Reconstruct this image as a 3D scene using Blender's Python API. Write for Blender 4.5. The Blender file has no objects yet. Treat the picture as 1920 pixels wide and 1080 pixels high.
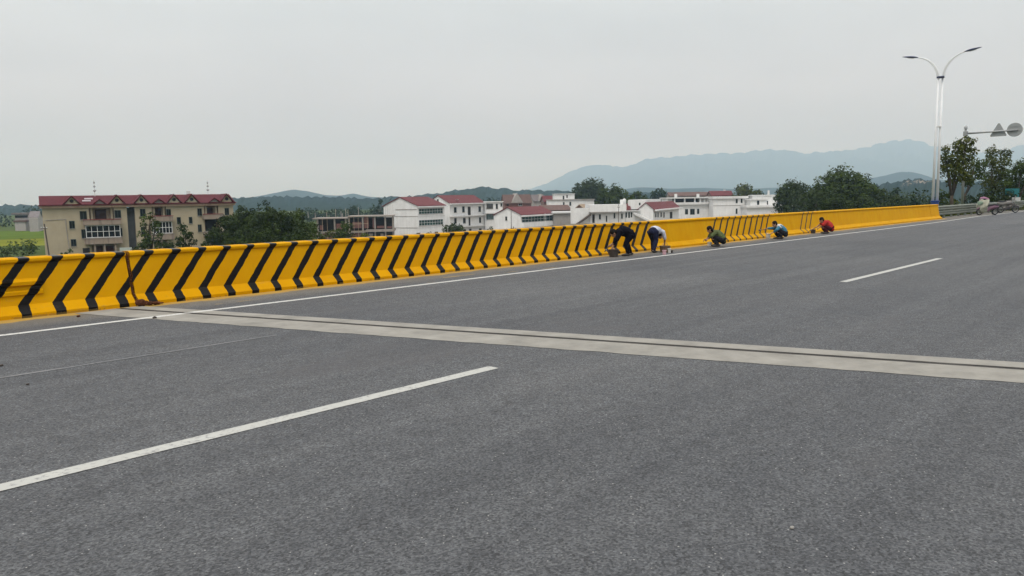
import bpy, bmesh, math, random
import numpy as np
from mathutils import Vector, Matrix
random.seed(7)
C = bpy.context.scene
COL = C.collection
PI = math.pi
R = math.radians

# ------------------------------------------------------------------ camera
F_PX, EYE, HOR, VPX, ROLL = 1450.0, 1.8, 373.3, 2309.2, 0.0165

def basis():
    U = np.array([-ROLL, 1.0, -(540 - HOR) / F_PX]); U /= np.linalg.norm(U)
    X = np.array([(VPX - 960) / F_PX, ((540 - HOR) + ROLL * (VPX - 960)) / F_PX, 1.0]); X /= np.linalg.norm(X)
    Y = np.cross(U, X)
    if Y[0] > 0: Y = -Y
    return np.array([X, Y, U])
M = basis()
cam_d = bpy.data.cameras.new('camera'); cam = bpy.data.objects.new('camera', cam_d); COL.objects.link(cam)
r_, u_, f_ = M[:, 0], M[:, 1], -M[:, 2]
cam.matrix_world = Matrix(((r_[0], u_[0], f_[0], 0), (r_[1], u_[1], f_[1], 0), (r_[2], u_[2], f_[2], EYE), (0, 0, 0, 1)))
cam_d.sensor_width = 36; cam_d.lens = F_PX / 1920 * 36
cam_d.clip_start = 0.1; cam_d.clip_end = 40000
C.camera = cam
C.view_settings.view_transform = 'Standard'; C.view_settings.look = 'None'
C.view_settings.gamma = 1.0; C.view_settings.exposure = 0.0
C.cycles.max_bounces = 6; C.cycles.volume_bounces = 1; C.cycles.transparent_max_bounces = 8
try: C.cycles.use_denoising = True
except Exception: pass

# ------------------------------------------------------------------ world: thin even overcast over a Nishita sky
SUN_EL, SUN_AZ = R(60), R(207)      # azimuth counted from +X towards +Y
W = bpy.data.worlds.new('World'); C.world = W; W.use_nodes = True
nt = W.node_tree; N = nt.nodes; L = nt.links; N.clear()
out = N.new('ShaderNodeOutputWorld'); bg = N.new('ShaderNodeBackground'); L.new(bg.outputs[0], out.inputs[0])
bg.inputs[1].default_value = 0.1
sky = N.new('ShaderNodeTexSky'); sky.sky_type = 'NISHITA'; sky.sun_disc = False
sky.sun_elevation = SUN_EL; sky.sun_rotation = R(90) - SUN_AZ; sky.dust_density = 4.0; sky.air_density = 1.0
tc = N.new('ShaderNodeTexCoord'); sep = N.new('ShaderNodeSeparateXYZ'); L.new(tc.outputs['Generated'], sep.inputs[0])
rmp = N.new('ShaderNodeValToRGB'); L.new(sep.outputs['Z'], rmp.inputs[0])
e = rmp.color_ramp.elements
e[0].position = 0.0; e[0].color = (.44, .42, .42, 1); e[1].position = 1.0; e[1].color = (1.9, 1.92, 1.95, 1)
for p, c in ((.05, (.50, .49, .49, 1)), (.13, (.70, .697, .70, 1)), (.26, (.765, .805, .80, 1)), (.42, (1.25, 1.27, 1.29, 1))):
    q = e.new(p); q.color = c
ns = N.new('ShaderNodeTexNoise'); ns.inputs['Scale'].default_value = 2.6; ns.inputs['Detail'].default_value = 5; ns.inputs['Roughness'].default_value = .5
mp = N.new('ShaderNodeMapping'); mp.inputs['Scale'].default_value = (1, 1, 3.4); L.new(tc.outputs['Generated'], mp.inputs[0]); L.new(mp.outputs[0], ns.inputs[0])
mr = N.new('ShaderNodeMapRange'); mr.inputs[1].default_value = .3; mr.inputs[2].default_value = .7; mr.inputs[3].default_value = 9.15; mr.inputs[4].default_value = 10.7
L.new(ns.outputs[0], mr.inputs[0])
vm = N.new('ShaderNodeVectorMath'); vm.operation = 'SCALE'; L.new(rmp.outputs[0], vm.inputs[0]); L.new(mr.outputs[0], vm.inputs['Scale'])
mx = N.new('ShaderNodeMix'); mx.data_type = 'RGBA'; mx.inputs[0].default_value = .93
L.new(sky.outputs[0], mx.inputs[6]); L.new(vm.outputs[0], mx.inputs[7]); L.new(mx.outputs[2], bg.inputs[0])
sd = bpy.data.lights.new('sun', 'SUN'); sd.energy = 1.45; sd.angle = R(18); sd.color = (1, .96, .9)
so = bpy.data.objects.new('sun', sd); COL.objects.link(so)
sv = Vector((math.cos(SUN_EL) * math.cos(SUN_AZ), math.cos(SUN_EL) * math.sin(SUN_AZ), math.sin(SUN_EL)))
so.rotation_euler = sv.to_track_quat('Z', 'Y').to_euler()

# ------------------------------------------------------------------ mapping helpers (photo pixel + depth -> place in the world)
def ray(px, py):
    return M @ np.array([(px - 960) / F_PX, (540 - py) / F_PX, 1.0])
def hor(px): return HOR - ROLL * (px - 960)
def place(px, d):
    r = ray(px, hor(px)); return r[0] * d, r[1] * d
def zat(px, py, d): return ray(px, py)[2] * d + EYE
RW = Vector((M[0, 0], M[1, 0])).normalized(); FW = Vector((M[0, 2], M[1, 2])).normalized()
GZ = -8.7                                    # the village ground under the bridge

# ------------------------------------------------------------------ materials
MATS = {}
def nodes(name):
    m = bpy.data.materials.new(name); m.use_nodes = True
    return m, m.node_tree.nodes, m.node_tree.links, m.node_tree.nodes['Principled BSDF']
def noise(n, l, scale, detail=4, rough=.6, coord='Object', mapscale=None, dist=0):
    t = n.new('ShaderNodeTexCoord'); x = n.new('ShaderNodeTexNoise')
    x.inputs['Scale'].default_value = scale; x.inputs['Detail'].default_value = detail; x.inputs['Roughness'].default_value = rough
    x.inputs['Distortion'].default_value = dist
    if mapscale:
        mpp = n.new('ShaderNodeMapping'); mpp.inputs['Scale'].default_value = mapscale; l.new(t.outputs[coord], mpp.inputs[0]); l.new(mpp.outputs[0], x.inputs[0])
    else: l.new(t.outputs[coord], x.inputs[0])
    return x.outputs[0]
def ramp(n, l, fac, stops):
    q = n.new('ShaderNodeValToRGB'); l.new(fac, q.inputs[0]); e = q.color_ramp.elements
    while len(e) < len(stops): e.new(.5)
    for k, (p, c) in enumerate(stops):
        e[k].position = p; e[k].color = c if len(c) == 4 else (*c, 1)
    return q.outputs[0]
def mathn(n, l, op, a, b=None, c=None, clamp=False):
    q = n.new('ShaderNodeMath'); q.operation = op; q.use_clamp = clamp
    for i, v in enumerate((a, b, c)):
        if v is None: continue
        if isinstance(v, (int, float)): q.inputs[i].default_value = v
        else: l.new(v, q.inputs[i])
    return q.outputs[0]
def mixc(n, l, fac, a, b, mode='MIX'):
    q = n.new('ShaderNodeMix'); q.data_type = 'RGBA'; q.blend_type = mode
    for i, v in ((0, fac), (6, a), (7, b)):
        if isinstance(v, (int, float)): q.inputs[i].default_value = v
        elif isinstance(v, tuple): q.inputs[i].default_value = (*v, 1) if len(v) == 3 else v
        else: l.new(v, q.inputs[i])
    return q.outputs[2]
def bump(n, l, h, b, strength=.3, dist=.01):
    q = n.new('ShaderNodeBump'); q.inputs['Strength'].default_value = strength; q.inputs['Distance'].default_value = dist
    l.new(h, q.inputs['Height']); l.new(q.outputs[0], b.inputs['Normal'])
def mat(name, col, rough=.8, var=.25, scale=1.5, metal=0, bumpk=0, coord='Object', mapscale=None, spec=.35):
    """plain material with a mottled colour"""
    if name in MATS: return MATS[name]
    m, n, l, b = nodes(name)
    x = noise(n, l, scale, 6, .65, coord, mapscale)
    lo = tuple(c * (1 - var) for c in col); hi = tuple(min(1, c * (1 + var)) for c in col)
    l.new(ramp(n, l, x, [(.28, lo), (.72, hi)]), b.inputs['Base Color'])
    b.inputs['Roughness'].default_value = rough; b.inputs['Metallic'].default_value = metal; b.inputs['Specular IOR Level'].default_value = spec
    if bumpk: bump(n, l, x, b, bumpk)
    MATS[name] = m; return m
def wallmat(name, col, dirt=(.22, .2, .17), amt=.5, scale=.5):
    """painted or tiled house wall with rain streaks that have a shape of their own"""
    if name in MATS: return MATS[name]
    m, n, l, b = nodes(name)
    s = noise(n, l, 1.0, 6, .7, 'Object', (1.6, 1.6, .16))
    g = noise(n, l, scale, 5, .6)
    k = mathn(n, l, 'MULTIPLY', ramp(n, l, s, [(.5, (0, 0, 0)), (.8, (1, 1, 1))]), amt)
    base = ramp(n, l, g, [(.3, tuple(c * .9 for c in col)), (.7, tuple(min(1, c * 1.06) for c in col))])
    l.new(mixc(n, l, k, base, dirt), b.inputs['Base Color']); b.inputs['Roughness'].default_value = .85; b.inputs['Specular IOR Level'].default_value = .12
    MATS[name] = m; return m
def leafmat(name, dark, light, warm=None):
    if name in MATS: return MATS[name]
    m, n, l, b = nodes(name)
    x = noise(n, l, .55, 3, .6); y = noise(n, l, 4.0, 2, .5)
    base = mixc(n, l, .45, ramp(n, l, x, [(.35, dark), (.68, light)]), ramp(n, l, y, [(.3, dark), (.7, warm or light)]))
    l.new(base, b.inputs['Base Color']); b.inputs['Roughness'].default_value = .6
    b.inputs['Specular IOR Level'].default_value = .10
    tr = n.new('ShaderNodeBsdfTranslucent'); l.new(base, tr.inputs[0])
    ms = n.new('ShaderNodeMixShader'); ms.inputs[0].default_value = .18
    o = n['Material Output']; l.new(b.outputs[0], ms.inputs[1]); l.new(tr.outputs[0], ms.inputs[2]); l.new(ms.outputs[0], o.inputs[0])
    MATS[name] = m; return m
def glassmat(name, col):
    if name in MATS: return MATS[name]
    m, n, l, b = nodes(name)
    x = noise(n, l, .9, 2, .5)
    l.new(ramp(n, l, x, [(.35, tuple(c * .35 for c in col)), (.7, tuple(c * 1.3 for c in col))]), b.inputs['Base Color'])
    b.inputs['Roughness'].default_value = .25; b.inputs['Specular IOR Level'].default_value = .14
    MATS[name] = m; return m
def rooftile(name, col):
    if name in MATS: return MATS[name]
    m, n, l, b = nodes(name)
    x = noise(n, l, .8, 6, .7); y = noise(n, l, 3.0, 2, .5, 'Object', (6, .4, .4))
    base = mixc(n, l, .5, ramp(n, l, x, [(.3, tuple(c * .65 for c in col)), (.7, tuple(c * 1.25 for c in col))]), ramp(n, l, y, [(.3, tuple(c * .75 for c in col)), (.7, tuple(c * 1.2 for c in col))]))
    l.new(base, b.inputs['Base Color']); b.inputs['Roughness'].default_value = .8; b.inputs['Specular IOR Level'].default_value = .1
    wv = n.new('ShaderNodeTexWave'); wv.inputs['Scale'].default_value = 2.2; t = n.new('ShaderNodeTexCoord'); l.new(t.outputs['Object'], wv.inputs[0])
    bump(n, l, wv.outputs[0], b, .5, .04)
    MATS[name] = m; return m
def brickmat(name, col, mortar):
    if name in MATS: return MATS[name]
    m, n, l, b = nodes(name)
    t = n.new('ShaderNodeTexCoord'); mp = n.new('ShaderNodeMapping'); mp.inputs['Rotation'].default_value = (PI / 2, 0, 0)
    br = n.new('ShaderNodeTexBrick'); br.inputs['Scale'].default_value = 2.2
    br.inputs['Color1'].default_value = (*col, 1); br.inputs['Color2'].default_value = (*[c * .7 for c in col], 1); br.inputs['Mortar'].default_value = (*mortar, 1)
    l.new(t.outputs['Object'], mp.inputs[0]); l.new(mp.outputs[0], br.inputs[0])
    x = noise(n, l, .7, 5, .7)
    l.new(mixc(n, l, .7, br.outputs[0], ramp(n, l, x, [(.3, (.55, .55, .55)), (.7, (1.2, 1.15, 1.1))]), 'MULTIPLY'), b.inputs['Base Color'])
    b.inputs['Roughness'].default_value = .9; MATS[name] = m; return m

# ------------------------------------------------------------------ object helpers
class MB:
    def __init__(s): s.v = []; s.f = []
    def add(s, vs, fs):
        o = len(s.v); s.v += [tuple(map(float, v)) for v in vs]; s.f += [tuple(i + o for i in f) for f in fs]; return s
    def box(s, x0, x1, y0, y1, z0, z1):
        return s.add([(x0, y0, z0), (x1, y0, z0), (x1, y1, z0), (x0, y1, z0), (x0, y0, z1), (x1, y0, z1), (x1, y1, z1), (x0, y1, z1)],
                     [(0, 3, 2, 1), (4, 5, 6, 7), (0, 1, 5, 4), (1, 2, 6, 5), (2, 3, 7, 6), (3, 0, 4, 7)])
    def prism(s, poly, axis, a, b):
        """extrude a 2-D polygon along axis ('x': poly=(y,z); 'y': poly=(x,z); 'z': poly=(x,y)) from a to b"""
        n = len(poly)
        def P(p, t): return (t, p[0], p[1]) if axis == 'x' else (p[0], t, p[1]) if axis == 'y' else (p[0], p[1], t)
        vs = [P(p, a) for p in poly] + [P(p, b) for p in poly]
        return s.add(vs, [tuple(range(n))[::-1], tuple(range(n, 2 * n))] + [(i, (i + 1) % n, n + (i + 1) % n, n + i) for i in range(n)])
    def tube(s, pts, rad, seg=10, cap=True, flat=None):
        """tapered tube along a polyline; round ends; flat=(axis vector, factor) squashes the section"""
        P = [Vector(p) for p in pts]; n = len(P)
        rad = list(rad) if hasattr(rad, '__len__') else [rad] * n
        if cap == 'round':
            d0 = (P[0] - P[1]).normalized(); d1 = (P[-1] - P[-2]).normalized(); r0, r1 = rad[0], rad[-1]
            P = [P[0] + d0 * r0 * .98, P[0] + d0 * r0 * .7] + P + [P[-1] + d1 * r1 * .7, P[-1] + d1 * r1 * .98]
            rad = [r0 * .15, r0 * .7] + rad + [r1 * .7, r1 * .15]; n += 4
        T = []
        for i in range(n):
            t = (P[min(i + 1, n - 1)] - P[max(i - 1, 0)])
            T.append(t.normalized() if t.length > 1e-9 else Vector((0, 0, 1)))
        ref = Vector((0, 0, 1)) if abs(T[0].z) < .9 else Vector((0, 1, 0))
        u = (ref - T[0] * ref.dot(T[0])).normalized(); vs = []
        for i in range(n):
            u = (u - T[i] * u.dot(T[i])).normalized(); w = T[i].cross(u)
            for k in range(seg):
                a = 2 * PI * k / seg; q = u * math.cos(a) * rad[i] + w * math.sin(a) * rad[i]
                if flat:
                    ax = Vector(flat[0]).normalized(); q = q - ax * q.dot(ax) * (1 - flat[1])
                vs.append(P[i] + q)
        fs = [(i * seg + k, i * seg + (k + 1) % seg, (i + 1) * seg + (k + 1) % seg, (i + 1) * seg + k) for i in range(n - 1) for k in range(seg)]
        if cap: fs += [tuple(range(seg))[::-1], tuple(range((n - 1) * seg, n * seg))]
        return s.add(vs, fs)
    def ell(s, c, r, seg=14, rings=9, rot=None):
        vs = []; fs = []
        for i in range(rings + 1):
            th = PI * i / rings
            for k in range(seg):
                a = 2 * PI * k / seg; q = Vector((r[0] * math.sin(th) * math.cos(a), r[1] * math.sin(th) * math.sin(a), r[2] * math.cos(th)))
                if rot: q = rot @ q
                vs.append(Vector(c) + q)
        fs = [(i * seg + k, (i + 1) * seg + k, (i + 1) * seg + (k + 1) % seg, i * seg + (k + 1) % seg) for i in range(rings) for k in range(seg)]
        return s.add(vs, fs)
    def lathe(s, prof, c=(0, 0, 0), seg=20, axis='z'):
        """prof: list of (r, h)"""
        vs = []
        for r, h in prof:
            for k in range(seg):
                a = 2 * PI * k / seg; p = (r * math.cos(a), r * math.sin(a), h)
                if axis == 'y': p = (p[0], p[2], p[1])
                if axis == 'x': p = (p[2], p[0], p[1])
                vs.append((c[0] + p[0], c[1] + p[1], c[2] + p[2]))
        n = len(prof)
        fs = [(i * seg + k, i * seg + (k + 1) % seg, (i + 1) * seg + (k + 1) % seg, (i + 1) * seg + k) for i in range(n - 1) for k in range(seg)]
        return s.add(vs, fs)
    def mesh(s, name, m=None, smooth=False, fix=True):
        me = bpy.data.meshes.new(name); me.from_pydata(s.v, [], s.f)
        if fix:
            b = bmesh.new(); b.from_mesh(me); bmesh.ops.recalc_face_normals(b, faces=b.faces); b.to_mesh(me); b.free()
        for mm in (m if isinstance(m, (list, tuple)) else [m]):
            if mm: me.materials.append(mm)
        if smooth: me.polygons.foreach_set('use_smooth', [True] * len(me.polygons))
        me.update(); return me
    def obj(s, name, m=None, parent=None, smooth=False, fix=True):
        return link(name, s.mesh(name, m, smooth, fix), parent)
def link(name, me, parent=None):
    o = bpy.data.objects.new(name, me); COL.objects.link(o)
    if parent: o.parent = parent
    return o
def tag(o, label=None, cat=None, group=None, kind=None):
    if label: o['label'] = label
    if cat: o['category'] = cat
    if group: o['group'] = group
    if kind: o['kind'] = kind
    return o
def thing(name, label, cat, loc=(0, 0, 0), rz=0, group=None):
    o = bpy.data.objects.new(name, None); COL.objects.link(o); o.empty_display_size = .3
    o.location = loc; o.rotation_euler = (0, 0, rz)
    return tag(o, label, cat, group)
def bevel(o, w=.01, seg=2, ang=40):
    b = o.modifiers.new('bevel', 'BEVEL'); b.width = w; b.segments = seg; b.limit_method = 'ANGLE'; b.angle_limit = R(ang); return o

# ------------------------------------------------------------------ the road
ROAD_L, ROAD_R, X0, X1, WALL_END = 14.45, -14.0, -70.0, 58.5, 58.5
YB, YE, YD = 14.29, 12.62, 5.705          # foot of the barrier, edge line, lane dashes

def asphalt():
    m, n, l, b = nodes('asphalt')
    t = n.new('ShaderNodeTexCoord')
    big = noise(n, l, .16, 5, .6); streak = noise(n, l, 1.0, 5, .6, 'Object', (.05, 1.6, 1)); mid = noise(n, l, 5.0, 6, .75)
    fine = noise(n, l, 58.0, 4, .85)
    v = n.new('ShaderNodeTexVoronoi'); v.inputs['Scale'].default_value = 78; l.new(t.outputs['Object'], v.inputs[0])
    cell = n.new('ShaderNodeSeparateColor'); l.new(v.outputs['Color'], cell.inputs[0])
    v2 = n.new('ShaderNodeTexVoronoi'); v2.inputs['Scale'].default_value = 44; l.new(t.outputs['Object'], v2.inputs[0])
    c2 = n.new('ShaderNodeSeparateColor'); l.new(v2.outputs['Color'], c2.inputs[0])
    base = ramp(n, l, big, [(.3, (.052, .055, .061)), (.7, (.077, .079, .083))])
    base = mixc(n, l, .75, base, ramp(n, l, streak, [(.3, (.70, .71, .73)), (.7, (1.24, 1.24, 1.22))]), 'MULTIPLY')
    base = mixc(n, l, .8, base, ramp(n, l, mid, [(.25, (.68, .68, .68)), (.75, (1.3, 1.3, 1.3))]), 'MULTIPLY')
    base = mixc(n, l, .8, base, ramp(n, l, fine, [(.28, (.25, .25, .26)), (.72, (1.85, 1.85, 1.82))]), 'MULTIPLY')
    base = mixc(n, l, .75, base, ramp(n, l, cell.outputs[0], [(0, (.30, .30, .31)), (.5, (1, 1, 1)), (1, (1.8, 1.78, 1.72))]), 'MULTIPLY')
    # pale stones polished bare here and there
    st = mathn(n, l, 'MULTIPLY', mathn(n, l, 'GREATER_THAN', c2.outputs[1], .962), mathn(n, l, 'LESS_THAN', v2.outputs['Distance'], .22))
    base = mixc(n, l, mathn(n, l, 'MULTIPLY', st, .7), base, (.42, .41, .39))
    # darker stained patches and hairline cracks
    pt = noise(n, l, .45, 4, .6, 'Object', (.5, 1, 1), 1.0)
    base = mixc(n, l, ramp(n, l, pt, [(.56, (0, 0, 0)), (.72, (.55, .55, .55))]), base, (.07, .068, .07))
    vc = n.new('ShaderNodeTexVoronoi'); vc.feature = 'DISTANCE_TO_EDGE'; vc.inputs['Scale'].default_value = .42
    wob = noise(n, l, 1.2, 5, .6); vadd = n.new('ShaderNodeVectorMath'); vadd.operation = 'ADD'
    l.new(t.outputs['Object'], vadd.inputs[0]); l.new(wob, vadd.inputs[1]); l.new(vadd.outputs[0], vc.inputs[0])
    gate = noise(n, l, .35, 2, .5)
    crk = mathn(n, l, 'MULTIPLY', mathn(n, l, 'LESS_THAN', vc.outputs[0], .004), mathn(n, l, 'GREATER_THAN', gate, .6))
    base = mixc(n, l, mathn(n, l, 'MULTIPLY', crk, .6), base, (.045, .045, .045))
    # yellow paint dripped and brushed on to the asphalt along the barrier's foot, dust in the gutter
    sp = n.new('ShaderNodeSeparateXYZ'); l.new(t.outputs['Object'], sp.inputs[0])
    nn = noise(n, l, 2.2, 6, .7, 'Object', (.5, 1, 1))
    edge = mathn(n, l, 'ADD', sp.outputs[1], mathn(n, l, 'MULTIPLY', mathn(n, l, 'SUBTRACT', nn, .5), .75))
    dust = mathn(n, l, 'MULTIPLY', ramp(n, l, mathn(n, l, 'MULTIPLY_ADD', edge, 1.0, -13.0), [(.0, (0, 0, 0)), (.9, (1, 1, 1))]), .45)
    base = mixc(n, l, dust, base, (.20, .175, .13))
    yel = ramp(n, l, mathn(n, l, 'MULTIPLY_ADD', edge, 4.0, -55.35), [(.25, (0, 0, 0)), (.75, (1, 1, 1))])
    yel = mathn(n, l, 'MULTIPLY', yel, mathn(n, l, 'LESS_THAN', sp.outputs[0], 58.6))
    base = mixc(n, l, mathn(n, l, 'MULTIPLY', yel, .72), base, (.46, .27, .02))
    # a few brushed-out yellow streaks between the wall and the edge line
    ys = noise(n, l, 1.0, 4, .6, 'Object', (.35, 3.2, 1)); band = mathn(n, l, 'MULTIPLY', mathn(n, l, 'GREATER_THAN', sp.outputs[1], 12.75), mathn(n, l, 'GREATER_THAN', ys, .66))
    base = mixc(n, l, mathn(n, l, 'MULTIPLY', band, .5), base, (.46, .30, .05))
    l.new(base, b.inputs['Base Color'])
    b.inputs['Roughness'].default_value = .82; b.inputs['Specular IOR Level'].default_value = .35
    h = mathn(n, l, 'ADD', fine, mathn(n, l, 'MULTIPLY', cell.outputs[0], .6))
    bump(n, l, h, b, .75, .006)
    return m
def roadpaint(name, col, wear):
    m, n, l, b = nodes(name)
    x = noise(n, l, 22, 5, .75); y = noise(n, l, 1.4, 5, .7)
    k = mathn(n, l, 'ADD', mathn(n, l, 'MULTIPLY', x, .75), mathn(n, l, 'MULTIPLY', y, .35))
    base = ramp(n, l, y, [(.3, tuple(c * .85 for c in col)), (.7, col)])
    l.new(mixc(n, l, ramp(n, l, k, [(wear, (0, 0, 0)), (wear + .1, (.8, .8, .8))]), base, (.16, .16, .16)), b.inputs['Base Color'])
    b.inputs['Roughness'].default_value = .75; bump(n, l, x, b, .3, .004)
    return m
A_MAT = asphalt()
mb = MB()
deck = mb.box(X0, X1, ROAD_R, ROAD_L + .9, -.9, -.001)
tag(deck.obj('bridge_deck', mat('deck_concrete', (.3, .29, .27), .9, .2)), kind='structure')
def sheet(name, pts, z, m):
    return tag(MB().add([(x, y, z) for x, y in pts], [tuple(range(len(pts)))]).obj(name, m, fix=False), kind='structure')
sheet('road', [(X0, ROAD_R), (320, ROAD_R), (320, 15.2), (X1, 15.2), (X1, ROAD_L + .3), (X0, ROAD_L + .3)], .004, A_MAT)
def strip(name, path, w, z, m, jag=0.0, step=.25):
    """a painted line along a polyline, its edges slightly uneven"""
    pts = []
    for (xa, ya), (xb, yb) in zip(path[:-1], path[1:]):
        k = max(1, int(abs(xb - xa) / step))
        pts += [(xa + (xb - xa) * i / k, ya + (yb - ya) * i / k) for i in range(k)]
    pts.append(path[-1])
    v = []; f = []
    for i, (x, y) in enumerate(pts):
        v += [(x, y - w / 2 + random.uniform(-jag, jag), z), (x, y + w / 2 + random.uniform(-jag, jag), z)]
        if i: f.append((2 * i - 2, 2 * i, 2 * i + 1, 2 * i - 1))
    return tag(MB().add(v, f).obj(name, m, fix=False), kind='structure')
LINE = roadpaint('line_paint', (.50, .50, .47), .58)
DASH = roadpaint('dash_paint', (.40, .40, .37), .57)
strip('edge_line', [(X0, YE), (40, YE), (52, YE + .15), (64, YE + .7), (80, YE + .55)], .14, .009, LINE, .006)
for xa, xb in ((-.7, 5.85), (16.12, 23.3), (35.4, 41.9), (49.5, 56), (-17.4, -10.9)):
    strip('lane_dash', [(xa, YD), (xb, YD)], .15, .009, DASH, .004)
strip('faded_line', [(X0, 9.46), (5.45, 9.46)], .06, .008, roadpaint('ghost_paint', (.10, .103, .106), .52), .012)
# expansion joint: two pale concrete strips with a dark rubber seal between steel edges, laid askew across the deck
def jx(y, off): return 5.49 + (13.04 - y) * .31 + off
def band(name, a, b, z, m, jag=0.0, ya=-14.0, yb=14.2, n=180, z0=None):
    v = []; f = []
    for i in range(n + 1):
        y = ya + (yb - ya) * i / n
        v += [(jx(y, a) + random.uniform(-jag, jag), y, z), (jx(y, b) + random.uniform(-jag, jag) * .5, y, z)]
        if i: f.append((2 * i - 2, 2 * i - 1, 2 * i + 1, 2 * i))
    return tag(MB().add(v, f).obj(name, m, fix=False), kind='structure')
JC = mat('joint_concrete', (.22, .21, .185), .9, .25, 2.2, bumpk=.3)
band('joint_concrete', -.67, .005, .0085, JC, .02)
band('joint_concrete', .075, .42, .0085, JC, .008)
band('joint_seal', .005, .075, .007, mat('rubber_seal', (.016, .015, .014), .9, .3, 9))
band('joint_steel', -.010, .008, .0125, mat('joint_steel', (.06, .052, .045), .7, .4, 12), .002)
band('joint_steel', .072, .090, .0125, MATS['joint_steel'], .002)

# ------------------------------------------------------------------ the concrete barrier
def barrier_paint():
    m, n, l, b = nodes('barrier_paint')
    t = n.new('ShaderNodeTexCoord'); sp = n.new('ShaderNodeSeparateXYZ'); l.new(t.outputs['Object'], sp.inputs[0])
    x, y, z = sp.outputs
    wob = noise(n, l, 5.0, 3, .6)
    lean = mathn(n, l, 'MULTIPLY', mathn(n, l, 'DIVIDE', mathn(n, l, 'SUBTRACT', z, .20), .735, clamp=True), .60)
    s = mathn(n, l, 'ADD', mathn(n, l, 'SUBTRACT', x, lean), mathn(n, l, 'MULTIPLY', mathn(n, l, 'SUBTRACT', wob, .5), .05))
    def group(s0, p, cnt, w):
        q = mathn(n, l, 'DIVIDE', mathn(n, l, 'SUBTRACT', s, s0 - w / 2), p)
        on = mathn(n, l, 'LESS_THAN', mathn(n, l, 'FRACT', q), w / p)
        return mathn(n, l, 'MULTIPLY', on, mathn(n, l, 'MULTIPLY', mathn(n, l, 'GREATER_THAN', q, 0), mathn(n, l, 'LESS_THAN', q, cnt)))
    P = .5065
    # a stripe's foot stands at 3.28 + k P; none beyond the second standing worker but ten and three further on
    st = mathn(n, l, 'MAXIMUM', group(3.28 - 40 * P, P, 78, .162), mathn(n, l, 'MAXIMUM', group(26.83, .521, 10, .125), group(35.2, .529, 3, .11)))
    drip = noise(n, l, 1.0, 5, .65, 'Object', (5, 5, .35)); blot = noise(n, l, 1.3, 6, .7); fine = noise(n, l, 28, 3, .6)
    ycol = ramp(n, l, blot, [(.3, (.475, .225, .001)), (.7, (.545, .272, .0015))])
    ycol = mixc(n, l, mathn(n, l, 'MULTIPLY', ramp(n, l, drip, [(.4, (0, 0, 0)), (.7, (1, 1, 1))]), mathn(n, l, 'MULTIPLY_ADD', mathn(n, l, 'GREATER_THAN', x, 22.5), .5, .25)), ycol, (.54, .31, .006))
    kcol = ramp(n, l, blot, [(.3, (.0025, .002, .002)), (.7, (.006, .0055, .0055))])
    # worn grime just at the foot
    col = mixc(n, l, st, ycol, kcol)
    foot = mathn(n, l, 'MULTIPLY', mathn(n, l, 'GREATER_THAN', blot, .52), mathn(n, l, 'LESS_THAN', mathn(n, l, 'ADD', z, mathn(n, l, 'MULTIPLY', fine, .05)), .062))
    col = mixc(n, l, mathn(n, l, 'MULTIPLY', foot, .5), col, (.16, .11, .04))
    scf = noise(n, l, 1.0, 6, .75, 'Object', (2.2, 6, 9)); scm = ramp(n, l, scf, [(.60, (0, 0, 0)), (.70, (.5, .5, .5))])
    col = mixc(n, l, mathn(n, l, 'MULTIPLY', scm, mathn(n, l, 'MULTIPLY', mathn(n, l, 'LESS_THAN', z, .32), mathn(n, l, 'MULTIPLY_ADD', st, -.75, 1))), col, (.20, .15, .07))
    run = noise(n, l, 1.0, 5, .7, 'Object', (7, 7, .25)); col = mixc(n, l, mathn(n, l, 'MULTIPLY', ramp(n, l, run, [(.62, (0, 0, 0)), (.8, (.4, .4, .4))]), mathn(n, l, 'MULTIPLY_ADD', st, -.9, 1)), col, (.22, .12, .02))
    # rusty stains either side of the open joint
    dj = mathn(n, l, 'ABSOLUTE', mathn(n, l, 'SUBTRACT', x, 5.53)); rw = mathn(n, l, 'MULTIPLY', noise(n, l, 9, 5, .7), .06)
    col = mixc(n, l, mathn(n, l, 'MULTIPLY', mathn(n, l, 'LESS_THAN', dj, rw), .75), col, (.12, .035, .006))
    l.new(col, b.inputs['Base Color'])
    l.new(mathn(n, l, 'MULTIPLY_ADD', st, -.25, .60), b.inputs['Roughness']); l.new(mathn(n, l, 'MULTIPLY_ADD', st, .09, .03), b.inputs['Specular IOR Level'])
    bump(n, l, mathn(n, l, 'ADD', blot, mathn(n, l, 'MULTIPLY', fine, .15)), b, .22, .03)
    return m
BP = barrier_paint()
PROF = [(YB, .0), (YB, .068), (YB + .165, .205), (YB + .295, .878), (YB + .268, .896), (YB + .260, .915), (YB + .263, .95), (YB + .288, .969), (YB + .33, .974), (YB + .58, .974), (YB + .60, .955), (YB + .60, .0)]
def barrier(name, label, xa, xb, skew=0):
    v = []; f = []; n = len(PROF); k = max(1, int((xb - xa) / .5))
    for i in range(k + 1):
        x = xa + (xb - xa) * i / k
        for (y, z) in PROF:
            xx = x + (skew * (.5 - z) if i in (0, k) else 0)
            v.append((xx, y + random.uniform(-.003, .003) * (0 < z < .96), z + random.uniform(-.002, .002) * (z > .01)))
    for i in range(k):
        for j in range(n): f.append((i * n + j, (i + 1) * n + j, (i + 1) * n + (j + 1) % n, i * n + (j + 1) % n))
    f += [tuple(range(n)), tuple(range(k * n, k * n + n))[::-1]]
    o = MB().add(v, f).obj(name, BP, smooth=False)
    return tag(o, label, 'barrier', 'painted concrete barriers along the bridge')
barrier('concrete_barrier', 'near yellow concrete barrier with black slanted stripes, left of the rusty open joint', X0, 5.50, .03)
barrier('concrete_barrier', 'long yellow concrete barrier with slanted black stripes where the workers paint', 5.56, 56.45, .03)
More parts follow.
